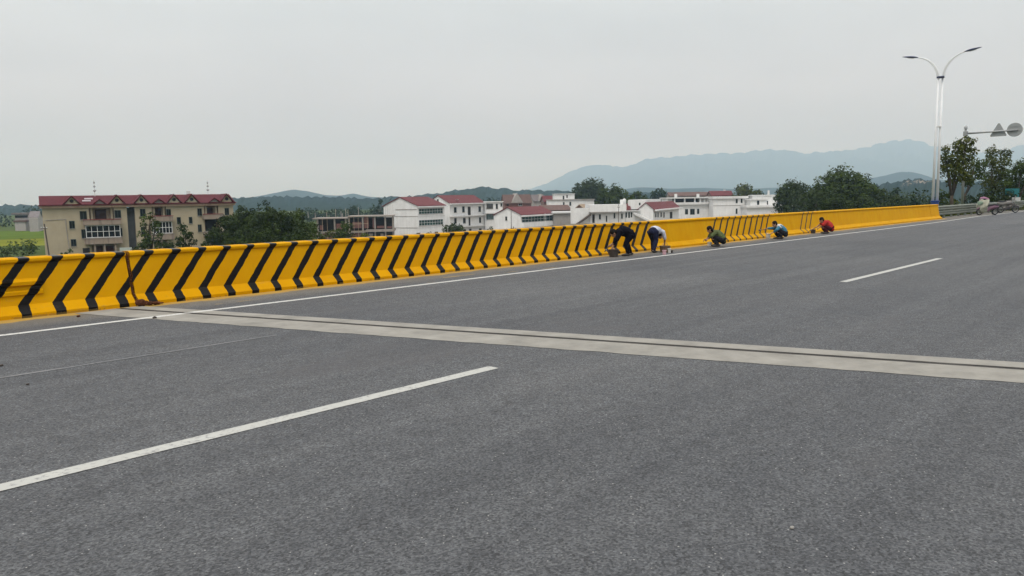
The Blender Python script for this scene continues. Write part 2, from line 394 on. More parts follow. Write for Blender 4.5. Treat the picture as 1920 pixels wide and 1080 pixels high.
barrier('concrete_barrier', 'short plain yellow barrier block at the foot of the lamp post, last of the wall', 56.48, WALL_END)
# rusty filler in the joint and the broken clump that has fallen out of it
RUST = mat('rusty_foam', (.065, .02, .007), .95, .6, 14, bumpk=.5)
mb = MB(); random.seed(3)
pts = [(5.53 + .03 * (.5 - z) + random.uniform(-.012, .012), (YB + .03 if z < .07 else YB - .005 + (z - .07) * 1.2 if z < .205 else YB + .16 + (z - .205) * .195) + .012, z) for z in np.linspace(.05, .95, 22)]
for a, b2 in zip(pts[:-1], pts[1:]): mb.tube([a, b2], [random.uniform(.005, .015), random.uniform(.005, .015)], 7)
tag(mb.obj('joint_filler', RUST, smooth=True), 'crumbling rust brown filler strip in the open joint of the yellow barrier', 'joint filler')
mb = MB()
for i in range(26):
    t = i / 25; mb.ell((5.52 + .36 * t + random.uniform(-.03, .03), YB - .09 - .05 * t + random.uniform(-.04, .04), .035 + .05 * (1 - t) * random.random()), (random.uniform(.03, .06) * (1.15 - .5 * t), random.uniform(.02, .05), random.uniform(.02, .055) * (1.2 - .7 * t)), 9, 6, Matrix.Rotation(random.uniform(-.5, .5), 3, 'Z'))
tag(mb.obj('filler_clump', RUST, smooth=True), 'rust brown lump of torn filler lying at the foot of the barrier joint', 'debris')
# W-beam rail end bolted over the near barrier, painted with it
def wbeam_profile(h=.31, d=.083):
    return [(0, -h / 2), (-.02, -h / 2 + .02), (-d, -h * .34), (-d, -h * .17), (-.02, -.02), (-.02, .02), (-d, h * .17), (-d, h * .34), (-.02, h / 2 - .02), (0, h / 2)]
def wbeam(mb, xa, xb, y, zc, taper=0, n=12):
    pr = wbeam_profile(); v = []; f = []; m_ = len(pr)
    for i in range(n + 1):
        x = xa + (xb - xa) * i / n
        for s in (0, .006):
            v += [(x, y + py * 1.0 - s, zc + pz) for py, pz in pr]
        if i:
            a = (i - 1) * 2 * m_; b = i * 2 * m_
            for j in range(m_ - 1):
                f += [(a + j, b + j, b + j + 1, a + j + 1), (a + m_ + j, a + m_ + j + 1, b + m_ + j + 1, b + m_ + j)]
            f += [(a, a + m_, b + m_, b), (a + m_ - 1, b + m_ - 1, b + 2 * m_ - 1, a + 2 * m_ - 1)]
    for e_ in (0, n * 2 * m_):
        f += [(e_ + j, e_ + j + 1, e_ + m_ + j + 1, e_ + m_ + j) for j in range(m_ - 1)]
    return mb.add(v, f)
root = thing('guardrail', 'yellow and black painted end of a metal crash rail bolted on the near barrier', 'guardrail', (0, 0, 0))
wbeam(MB(), X0, 4.10, YB + .255, .475).obj('rail', BP, root)
for x in (3.05, 3.45):
    for z in (.43, .52): MB().lathe([(.0, -.03), (.014, -.03), (.016, 0), (.016, .02)], (x, YB + .21, z), 8, 'y').obj('bolt', mat('bolt_steel', (.25, .15, .03), .6), root)

# ------------------------------------------------------------------ ground, fields, embankment, hills
def ground_mat():
    m, n, l, b = nodes('ground')
    x = noise(n, l, .02, 6, .6); y = noise(n, l, .3, 6, .7)
    base = mixc(n, l, .5, ramp(n, l, x, [(.35, (.045, .07, .022)), (.55, (.07, .095, .03)), (.7, (.13, .115, .07))]), ramp(n, l, y, [(.3, (.03, .05, .015)), (.7, (.10, .11, .045))]))
    l.new(base, b.inputs['Base Color']); b.inputs['Roughness'].default_value = .95; b.inputs['Specular IOR Level'].default_value = 0
    return m
GM = ground_mat()
tag(MB().add([(-11000, -11000, GZ), (11000, -11000, GZ), (11000, 11000, GZ), (-11000, 11000, GZ)], [(0, 1, 2, 3)]).obj('ground', GM, fix=False), kind='structure')
# the approach embankment beyond the bridge end
mb = MB(); v = []; f = []
sec = [(-40, GZ - .2), (-16, -.25), (15.0, -.05), (16.2, -.15), (19.5, -.5), (24, -2.5), (34, -7.2), (44, GZ - .2)]
nx = 60
for i in range(nx + 1):
    x = X1 + .02 + (320 - X1) * i / nx
    for j, (y, z) in enumerate(sec):
        ez = random.uniform(-.18, .18) if j in (4, 5, 6) else 0
        v.append((x, y, z + ez))
for i in range(nx):
    for j in range(len(sec) - 1):
        a = i * len(sec) + j; f.append((a, a + len(sec), a + len(sec) + 1, a + 1))
f.append(tuple(range(len(sec))))
tag(mb.add(v, f).obj('embankment', GM), kind='structure')
def patch(name, corners, m, z=.006):
    """a field on the village ground: corners as (photo column, distance)"""
    return sheet(name, [place(px, d) for px, d in corners], GZ + z, m)
FIELD = mat('rice', (.15, .19, .03), .95, .3, .05)
patch('field', [(-420, 196), (180, 214), (160, 262), (-420, 236)], mat('rice_gold', (.14, .15, .022), .95, .22, .06, spec=0))
patch('field', [(-420, 240), (160, 265), (140, 350), (-420, 330)], mat('rice_green', (.075, .11, .018), .95, .22, .06, spec=0))
patch('village_yard', [(640, 150), (1540, 150), (1620, 330), (700, 330)], mat('yard', (.22, .20, .17), .95, .3, .2), .008)

def hillmat(name, a, b2, scale):
    m, n, l, b = nodes(name)
    x = noise(n, l, scale, 8, .7); v = n.new('ShaderNodeTexVoronoi'); v.inputs['Scale'].default_value = scale * 14; t = n.new('ShaderNodeTexCoord'); l.new(t.outputs['Object'], v.inputs[0])
    base = mixc(n, l, .35, ramp(n, l, x, [(.35, a), (.68, b2)]), ramp(n, l, v.outputs['Distance'], [(.1, b2), (.8, a)]))
    l.new(base, b.inputs['Base Color']); b.inputs['Roughness'].default_value = .95; b.inputs['Specular IOR Level'].default_value = 0
    return m
def fbm(x, seed, octs=5, f0=1.0):
    s = 0; a = 1; f = f0
    for o in range(octs):
        s = s + a * np.sin(x * f + seed * 1.7 + o * 2.3) * np.cos(x * f * .63 + seed + o); a *= .5; f *= 2.1
    return s
def ridge(name, crest, dist, width, m, rough=.03, seed=1, n=220, trees=0.0, mm=14, far=1.0):
    """a hill range: crest drawn as (photo column, photo row) at its own distance, with front and back slopes"""
    cx = np.array([c[0] for c in crest], float); cy = np.array([c[1] for c in crest], float)
    px = np.linspace(cx[0], cx[-1], n); py = np.interp(px, cx, cy)
    for _ in range(2): py = np.convolve(np.pad(py, 2, 'edge'), np.ones(5) / 5, 'valid')
    rng = np.random.RandomState(seed)
    v = []; f = []
    for j in range(mm + 1):
        t = -1 + 2 * j / mm                       # -1 front foot ... 0 crest ... 1 back foot
        for i in range(n):
            d = dist + t * width * (1 if t < 0 else far)
            x, y = place(px[i], d)
            zc = zat(px[i], py[i], dist) - GZ
            sh = (1 - abs(t)) ** 1.15
            if 0 < abs(t) < 1: sh *= 1 + .28 * float(fbm(np.array(i * .16 + j * .4), seed + j * .7)) * (1 - abs(t))
            if t == 0: zz = zc * (1 + rough * .25 * float(fbm(np.array(i * .5), seed))) + trees * rng.rand()
            else: zz = min(zc * sh, zc * .985) + trees * rng.rand() * (1 - abs(t))
            v.append((x, y, GZ - (1.5 if abs(t) == 1 else 0) + max(zz, 0)))
    for j in range(mm):
        for i in range(n - 1): f.append((j * n + i, j * n + i + 1, (j + 1) * n + i + 1, (j + 1) * n + i))
    o = MB().add(v, f).obj(name, m, smooth=trees == 0)
    return tag(o, kind='structure')
HM = hillmat('hill_wood', (.010, .020, .017), (.021, .036, .028), .006)
ridge('mountain', [(940, 364), (985, 357), (1030, 342), (1085, 315), (1120, 310), (1180, 314), (1205, 300), (1260, 293), (1330, 290), (1420, 283), (1440, 281), (1500, 287), (1590, 284), (1640, 270), (1680, 263), (1720, 266), (1760, 277), (1800, 290), (1850, 288), (1900, 276), (2000, 262), (2150, 280), (2350, 330), (2500, 352)], 8600, 2200, HM, .11, 2, 420)
ridge('hill', [(330, 384), (430, 373), (480, 369), (515, 362), (550, 355), (575, 358), (610, 366), (640, 367), (662, 362), (690, 369), (760, 372), (860, 375), (960, 374)], 3400, 700, HM, .03, 5)
ridge('hill', [(-500, 396), (-200, 390), (0, 386), (60, 388), (200, 384), (330, 378), (440, 374), (540, 370), (620, 372), (700, 374), (780, 370), (870, 357), (910, 353), (950, 357), (1000, 360), (1060, 361), (1200, 364), (1330, 366)], 1300, 300, HM, .03, 9, 320, 4.5)
ridge('hill', [(1050, 370), (1150, 357), (1200, 351), (1260, 354), (1320, 352), (1380, 355), (1500, 350), (1600, 340), (1650, 331), (1690, 321), (1720, 325), (1760, 338), (1850, 340), (2000, 330), (2200, 345)], 3300, 700, HM, .03, 13)
HQ = HM.copy(); HQ.name = 'hill_quarried'; n = HQ.node_tree.nodes; l = HQ.node_tree.links; b = n['Principled BSDF']      # a pale bare scar on the nearest hill
old = b.inputs['Base Color'].links[0].from_socket; t = n.new('ShaderNodeTexCoord'); dv = n.new('ShaderNodeVectorMath'); dv.operation = 'DISTANCE'; l.new(t.outputs['Object'], dv.inputs[0])
qx, qy = place(1722, 860); dv.inputs[1].default_value = (qx, qy, zat(1722, 347, 860)); qn = noise(n, l, .09, 5, .7)
qd = mathn(n, l, 'ADD', mathn(n, l, 'DIVIDE', dv.outputs['Value'], 40.0), mathn(n, l, 'MULTIPLY', mathn(n, l, 'SUBTRACT', qn, .5), 2.2))
l.new(mixc(n, l, mathn(n, l, 'LESS_THAN', qd, .22), old, (.22, .185, .145)), b.inputs['Base Color'])
ridge('hill', [(1480, 372), (1580, 362), (1640, 351), (1670, 344), (1700, 340), (1740, 340), (1800, 346), (1900, 343), (2100, 350)], 900, 240, HQ, .03, 17, 160, 4)
# ------------------------------------------------------------------ trees and shrubs
LEAF_DARK = leafmat('leaf_dark', (.004, .009, .003), (.040, .068, .010), (.055, .080, .011))
LEAF_MID = leafmat('leaf_mid', (.006, .014, .004), (.062, .105, .013), (.088, .118, .014))
LEAF_OLIVE = leafmat('leaf_olive', (.012, .020, .004), (.085, .115, .014), (.13, .135, .018))
LEAF_PALE = leafmat('leaf_pale', (.028, .045, .014), (.10, .135, .035), (.12, .13, .04))
LEAF_TEAL = leafmat('leaf_teal', (.006, .017, .010), (.030, .058, .026), (.042, .068, .024))
BARK = mat('bark', (.045, .036, .026), .95, .4, 3, bumpk=.4)

def leaves(name, blobs, size, seed, cover=1.6, m=None, parent=None, droop=0.0, z_min=None):
    """many small leaf sprays spread through the blobs (centre, radius, squash)"""
    rng = np.random.RandomState(seed)
    cs = []; ns = []; ws = []
    for (c, r, sq) in blobs:
        k = int(4 * PI * r * r * max(.4, sq) / (size * size * .5) * cover * .55); k = min(max(k, 12), 9000)
        d = rng.randn(k, 3); d /= np.linalg.norm(d, axis=1)[:, None]
        rad = r * (.45 + .62 * rng.rand(k) ** .6)
        # ragged outline: lumps over the blob's surface
        lump = 1 + .22 * np.sin(d[:, 0] * 5 + seed) * np.cos(d[:, 1] * 6 + c[0]) + .16 * np.sin(d[:, 2] * 7 + c[1])
        p = d * (rad * lump)[:, None]; p[:, 2] *= sq
        cs.append(p + np.array(c)); nn = d * .9 + rng.randn(k, 3) * .55; nn[:, 2] += .35; ns.append(nn)
    p = np.concatenate(cs); nn = np.concatenate(ns); nn /= np.linalg.norm(nn, axis=1)[:, None]
    if z_min is not None: p[:, 2] = np.maximum(p[:, 2], z_min)
    k = len(p); a = rng.randn(k, 3); a[:, 2] -= droop
    u = a - nn * (a * nn).sum(1)[:, None]; u /= np.linalg.norm(u, axis=1)[:, None]; w = np.cross(nn, u)
    s = size * (.55 + .8 * rng.rand(k)); lu = (s * .62)[:, None] * u; lw = (s * .34)[:, None] * w
    cup = nn * (s * .10)[:, None]
    V = np.empty((k, 4, 3)); V[:, 0] = p - lu - cup; V[:, 1] = p + lw * 1.0; V[:, 2] = p + lu - cup; V[:, 3] = p - lw
    me = bpy.data.meshes.new(name); me.vertices.add(4 * k); me.vertices.foreach_set('co', V.reshape(-1))
    me.loops.add(4 * k); me.loops.foreach_set('vertex_index', np.arange(4 * k, dtype=np.int32))
    me.polygons.add(k); me.polygons.foreach_set('loop_start', np.arange(0, 4 * k, 4, dtype=np.int32)); me.polygons.foreach_set('loop_total', np.full(k, 4, dtype=np.int32))
    me.materials.append(m); me.update(calc_edges=True)
    return link(name, me, parent)
def crown_blobs(c, rx, rz, n, seed, rr=.42, squash=.9):
    """sub-clumps spread over and inside an ellipsoid"""
    rng = np.random.RandomState(seed); out = [((c[0], c[1], c[2] - rz * .1), min(rx, rz) * .62, 1.0)]
    for i in range(n):
        z = 1 - 1.75 * (i + .5) / n; t = i * 2.39996 + rng.rand() * .9; q = math.sqrt(max(0, 1 - z * z))
        k = .72 + .22 * rng.rand()
        out.append(((c[0] + rx * q * math.cos(t) * k, c[1] + rx * q * math.sin(t) * k, c[2] + rz * z * k), min(rx, rz) * rr * (.7 + .6 * rng.rand()), squash))
    return out
def tree(label, px, top, dist, width, gz=GZ, m=None, crown=.68, n=16, seed=1, size=None, cat='tree', name='tree', lean=0, cover=1.6, group=None, rr=.42, bare=0, split=0):
    """top = photo row of the crown's top, width = crown width in photo pixels at that distance"""
    x, y = place(px, dist); zt = zat(px, top, dist); H = zt - gz; rx = width * dist / F_PX / 2
    root = thing(name, label, cat, (x, y, gz), random.uniform(0, 6.28), group)
    rz = H * crown / 2; c = (lean, 0, H - rz); size = size or max(.2, dist * .0030)
    rxi = rx * .96; rzi = rz * .98
    blobs = crown_blobs(c, rxi, rzi, n, seed, rr)
    rng = random.Random(seed); mb = MB(); r0 = .018 * H + .06
    mb.tube([(0, 0, -.3), (lean * .2 + rng.uniform(-.1, .1), rng.uniform(-.1, .1), H * (1 - crown) * .6), (lean * .7, 0, H * (1 - crown * .75)), (lean, 0, H - rz * .6)], [r0 * 1.3, r0, r0 * .8, r0 * .3], 9)
    for (bc, br, _) in blobs[1:1 + max(5, n // 2)]:
        st = (lean * .5, 0, H * (1 - crown * rng.uniform(.7, .98)))
        mid = tuple(st[i] * .45 + bc[i] * .55 + rng.uniform(-.25, .25) for i in range(3))
        mb.tube([st, mid, bc], [r0 * .5, r0 * .32, r0 * .12], 6)
    mb.obj('trunk', BARK, root, smooth=True)
    leaves('crown', blobs, size, seed, cover, m or LEAF_DARK, root)
    return root
def shrub(label, px, top, dist, width, gz=GZ, m=None, n=9, seed=1, size=None, name='shrub', cover=1.7):
    x, y = place(px, dist); H = max(.5, zat(px, top, dist) - gz); rx = width * dist / F_PX / 2
    root = thing(name, label, 'shrub', (x, y, gz), random.uniform(0, 6.28))
    blobs = crown_blobs((0, 0, H * .52), rx * .95, H * .5, n, seed, .5)
    size = size or max(.16, dist * .0027)
    mb = MB(); rng = random.Random(seed)
    for (bc, br, _) in blobs[1:6]: mb.tube([(rng.uniform(-.1, .1), rng.uniform(-.1, .1), -.2), (bc[0] * .4, bc[1] * .4, bc[2] * .6), bc], [.06, .04, .015], 6)
    mb.obj('stem', BARK, root, smooth=True)
    leaves('foliage', blobs, size, seed, cover, m or LEAF_DARK, root, z_min=.02)
    return root
# the big dark clump beside the cream apartment block
tree('dark broad tree touching the right end of the cream apartment block', 424, 398, 112, 66, m=LEAF_DARK, seed=11, crown=.85, n=18)
tree('dark rounded tree, left of the tallest in the clump by the apartment block', 462, 388, 104, 80, m=LEAF_DARK, seed=12, crown=.88, n=22)
tree('slim pale-topped tree poking up behind the left of the dark clump', 452, 374, 138, 20, m=LEAF_TEAL, seed=13, crown=.8, n=9)
tree('pale feathery tree rising above the middle of the dark tree clump', 503, 370, 136, 26, m=LEAF_TEAL, seed=14, crown=.8, n=10)
tree('slim dark tree with a pointed top behind the dark clump', 482, 371, 140, 20, m=LEAF_TEAL, seed=25, crown=.8, n=9)
tree('broadest dark tree in the middle of the clump right of the apartment block', 512, 384, 100, 92, m=LEAF_DARK, seed=15, crown=.9, n=24)
tree('mid green tree on the right shoulder of the dark clump', 550, 391, 106, 66, m=LEAF_MID, seed=16, crown=.88, n=18)
tree('low olive tree at the right end of the dark clump, before the unfinished house', 578, 412, 110, 52, m=LEAF_MID, seed=17, crown=.88, n=14)
shrub('low dark bush below the right end of the tree clump', 556, 432, 92, 56, m=LEAF_DARK, seed=18, n=10)
shrub('low dark bush at the left foot of the tree clump', 436, 437, 96, 60, m=LEAF_DARK, seed=19, n=10)
shrub('low dark bush under the middle of the dark tree clump', 498, 436, 88, 66, m=LEAF_DARK, seed=20, n=10)
# in front of the apartment block
tree('thin sparse young tree in front of the cream apartment block', 277, 388, 104, 44, m=LEAF_MID, seed=21, crown=.78, n=16, cover=1.0, rr=.36)
shrub('dark bush left of the thin young tree by the apartment block', 262, 447, 100, 42, m=LEAF_DARK, seed=22)
tree('small dark lumpy tree between the thin tree and the dark clump', 344, 420, 106, 34, m=LEAF_DARK, seed=23, crown=.8, n=11, rr=.5)
shrub('dark bush at the right corner of the apartment block', 388, 434, 108, 46, m=LEAF_DARK, seed=24)
shrub('dark bush low between the small lumpy tree and the thin one', 312, 452, 100, 40, m=LEAF_DARK, seed=26)
shrub('small round bush against the left foot of the cream facade', 123, 466, 122, 17, m=LEAF_MID, seed=27, n=7)
shrub('tiny bush just left of the round one by the cream facade', 110, 471, 122, 9, m=LEAF_MID, seed=28, n=6)
# by the unfinished house and the white houses
shrub('dark round bush in front of the unfinished brick house', 642, 421, 130, 44, m=LEAF_MID, seed=31, n=12)
shrub('yellowish thin bush left of the dark bush by the unfinished house', 622, 428, 132, 26, m=LEAF_OLIVE, seed=32)
shrub('low olive bush under the scaffold poles of the unfinished house', 676, 440, 128, 34, m=LEAF_OLIVE, seed=39)
shrub('dark round tree-like bush between the two gabled white houses', 850, 422, 185, 38, m=LEAF_DARK, seed=33, n=11)
shrub('small dark bush under the green windows of the narrow flat house', 919, 424, 180, 16, m=LEAF_DARK, seed=34)
shrub('small dark bush left of the pole by the low red roofed house', 948, 427, 172, 14, m=LEAF_DARK, seed=35)
shrub('small dark bush right of the pole by the low red roofed house', 964, 426, 172, 17, m=LEAF_DARK, seed=36)
shrub('low olive bush by the door of the first gabled white house', 802, 436, 185, 18, m=LEAF_OLIVE, seed=37)
tree('tall dark narrow conifer left of the first gabled white house', 713, 372, 260, 17, m=LEAF_TEAL, seed=38, crown=.9, n=10)
tree('dark tree behind the scaffold of the unfinished house', 662, 384, 300, 22, m=LEAF_TEAL, seed=40, crown=.9, n=10)
# behind the village
tree('large dome shaped dark tree on the skyline behind the white houses', 1106, 339, 340, 78, m=LEAF_DARK, seed=41, crown=.8, n=26)
tree('green round tree right of the dome shaped tree, behind white houses', 1150, 354, 262, 64, m=LEAF_MID, seed=42, crown=.85, n=18)
tree('green round tree with its crown behind the white water tank', 1192, 357, 250, 44, m=LEAF_MID, seed=43, crown=.85, n=15)
tree('small round tree above the red roofed white house', 1238, 352, 330, 38, m=LEAF_TEAL, seed=44, crown=.85, n=13)
tree('yellow green tree between the flat roofs of two white houses', 1398, 344, 300, 50, m=LEAF_OLIVE, seed=45, crown=.85, n=15)
# the wood right of the village
for a in (('dark tree at the left of the big grove right of the village', 1490, 337, 190, 74, LEAF_DARK, 51, 22), ('dark low tree before the left of the big grove', 1530, 352, 150, 56, LEAF_DARK, 52, 16),
          ('tallest broad tree of the grove right of the village', 1582, 318, 165, 104, LEAF_MID, 53, 28), ('right hand shoulder tree of the big grove', 1626, 336, 160, 62, LEAF_MID, 54, 18),
          ('low dark tree right of the big grove', 1664, 358, 150, 60, LEAF_DARK, 55, 16), ('small feathery tree with a flat top right of the grove', 1676, 345, 170, 34, LEAF_TEAL, 56, 10),
          ('low dark tree left behind the foot of the lamp post', 1708, 366, 140, 60, LEAF_TEAL, 57, 14), ('low dark tree right behind the foot of the lamp post', 1748, 366, 135, 50, LEAF_TEAL, 58, 14),
          ('dark tree at the foot of the big grove, above the barrier', 1560, 362, 125, 70, LEAF_DARK, 59, 16), ('dark tree above the barrier under the right of the grove', 1618, 364, 120, 66, LEAF_DARK, 60, 16)):
    tree(a[0], a[1], a[2], a[3], a[4], m=a[5], seed=a[6], crown=.88, n=a[7])
# roadside trees on the embankment
def street_tree(label, x, y, gz, lumps, forks, m, seed, size=.2, r0=.14):
    """lumps = foliage clumps (photo column, photo row, radius in photo px); the trunk forks up to them"""
    root = thing('tree', label, 'tree', (x, y, gz), 0, 'trees along the road embankment')
    d = (Vector((x, y)).dot(FW)); bl = []
    rng = random.Random(seed)
    for (px, py, r) in lumps:
        w = rng.uniform(-1, 1) * r * d / F_PX * .8; X, Y = place(px, d + w); bl.append(((X - x, Y - y, zat(px, py, d + w) - gz), r * d / F_PX * 1.1, .95))
    mb = MB(); zf = min(b[0][2] - b[1] for b in bl) * .75
    mb.tube([(0, 0, -.3), (.03, .02, zf * .6), (0, .05, zf)], [r0 * 1.3, r0, r0 * .9], 9)
    for k in forks:
        c = bl[k][0]; mid = (c[0] * .6 + rng.uniform(-.2, .2), c[1] * .6, zf + (c[2] - zf) * .5)
        mb.tube([(0, .05, zf * .9), mid, c], [r0 * .75, r0 * .5, r0 * .2], 7)
    mb.obj('trunk', BARK, root, smooth=True)
    leaves('crown', bl, size, seed, 1.75, m, root)
x, y = place(1786, 65.5)
street_tree('tall lumpy roadside tree right behind the twin lamp post', x, y, -.5, [(1792, 275, 13), (1808, 270, 14), (1812, 290, 14), (1768, 282, 8), (1772, 298, 12), (1790, 298, 15), (1806, 312, 15), (1778, 318, 15), (1795, 330, 14), (1768, 312, 8), (1812, 330, 11), (1783, 342, 9)], (0, 1, 3, 7), LEAF_OLIVE, 61)
x, y = place(1811, 87)
street_tree('thin dark roadside tree behind the sign gantry pole', x, y, -.6, [(1826, 308, 10), (1838, 312, 10), (1830, 326, 12), (1818, 340, 9), (1842, 330, 9), (1808, 343, 7)], (0, 2, 3), LEAF_MID, 62)
x, y = place(1861, 92)
street_tree('two topped roadside tree below the round sign', x, y, -.6, [(1856, 286, 11), (1853, 303, 11), (1880, 289, 11), (1884, 304, 9), (1868, 312, 13), (1862, 330, 15), (1880, 326, 12), (1852, 345, 12), (1872, 350, 12)], (0, 2, 5), LEAF_OLIVE, 63)
x, y = place(1908, 88)
street_tree('bushy roadside tree at the right edge above the motorbikes', x, y, -.6, [(1912, 314, 14), (1895, 326, 13), (1926, 318, 16), (1905, 340, 15), (1888, 345, 11), (1924, 345, 15), (1896, 358, 13), (1916, 364, 14), (1940, 332, 14)], (0, 2, 3), LEAF_MID, 64)
for (lab, px, top, dist, wd, m, sd) in (('low bush behind the crash rail, right of the lamp post', 1772, 358, 80, 26, LEAF_MID, 71), ('low yellowish bush between lamp post and gantry pole', 1790, 372, 74, 26, LEAF_OLIVE, 72),
        ('dark bush behind the crash rail right of the gantry pole', 1822, 364, 76, 30, LEAF_TEAL, 73), ('dark bush behind the pale scooter', 1850, 358, 84, 36, LEAF_DARK, 74), ('bush behind the teal board', 1886, 360, 86, 40, LEAF_DARK, 75), ('bush at the right edge beyond the crash rail', 1925, 362, 84, 40, LEAF_DARK, 76)):
    shrub(lab, px, top, dist, wd, gz=-1.2, m=m, seed=sd)
# distant masses: a hedge of woods behind the fields, undergrowth left, roadside weeds
def mass(name, path, hmin, hmax, seed, m, size, step, depth, gz=GZ, cover=1.1):
    rng = random.Random(seed); bl = []
    for (pa, da), (pb, db) in zip(path[:-1], path[1:]):
        A = Vector(place(pa, da)); B = Vector(place(pb, db)); k = max(1, int((B - A).length / step))
        for i in range(k):
            p = A.lerp(B, (i + rng.random()) / k) + FW * rng.uniform(-depth, depth); h = rng.uniform(hmin, hmax)
            bl.append(((p.x, p.y, gz + h * .45), h * .55, .95))
    return tag(leaves(name, bl, size, seed, cover, m), kind='stuff')
mass('distant_wood', [(-300, 430), (80, 420)], 6, 12, 81, LEAF_TEAL, 1.3, 5, 10)
mass('distant_wood', [(560, 430), (760, 420)], 5.5, 8.6, 82, LEAF_TEAL, 1.1, 2.6, 9)
mass('distant_wood', [(860, 560), (1040, 520)], 9, 14, 84, LEAF_TEAL, 1.5, 6, 10)
mass('distant_wood', [(1200, 520), (1480, 480)], 7, 12, 85, LEAF_TEAL, 1.5, 6, 10)
mass('undergrowth', [(-260, 150), (78, 172)], 2.0, 4.2, 83, LEAF_MID, .5, 2.2, 14)
mass('undergrowth', [(-260, 120), (70, 135)], 1.2, 3.0, 86, LEAF_DARK, .45, 2.2, 12)
mass('undergrowth', [(1500, 170), (1770, 150)], 8.8, 11.2, 87, LEAF_DARK, .5, 2.5, 10)
mass('weeds', [(1757, 58), (1840, 66), (1950, 76)], .25, .6, 88, LEAF_OLIVE, .12, .45, .5, gz=-.12, cover=.8)
# ------------------------------------------------------------------ the village
CREAM = wallmat('cream_tile', (.37, .315, .225), (.26, .22, .17), .35)
WHITE = wallmat('white_tile', (.67, .67, .66), (.34, .33, .30), .35)
WHITE2 = wallmat('white_tile_worn', (.60, .60, .59), (.30, .29, .27), .5)
GREYW = wallmat('grey_wall', (.30, .28, .26), (.16, .15, .14), .5)
CONC = wallmat('raw_concrete', (.27, .24, .215), (.16, .13, .12), .7)
STAIN = wallmat('stained_parapet', (.27, .215, .175), (.09, .06, .05), .9)
MAROON = rooftile('maroon_roof', (.085, .018, .023)); RED = rooftile('red_roof', (.13, .043, .046)); BROWNR = rooftile('brown_roof', (.13, .085, .075)); GREYR = rooftile('grey_roof', (.16, .14, .14)); TAN = rooftile('tan_roof', (.30, .23, .16))
BRICK = brickmat('red_brick', (.15, .05, .04), (.2, .15, .13))
TRIM = mat('maroon_trim', (.20, .05, .045), .7, .3, 2); FASCIA = wallmat('fascia', (.34, .24, .18), (.13, .07, .06), .7)
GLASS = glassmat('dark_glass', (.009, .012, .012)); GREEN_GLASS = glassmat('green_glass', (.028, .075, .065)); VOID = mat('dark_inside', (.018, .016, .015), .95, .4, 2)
WFRAME = mat('white_frame', (.6, .6, .6), .6, .1, 3); DFRAME = mat('dark_frame', (.05, .07, .06), .6, .2, 3); DOOR = mat('red_door', (.10, .03, .028), .7, .3, 3); SHUT = mat('steel_shutter', (.30, .31, .31), .6, .2, 2)

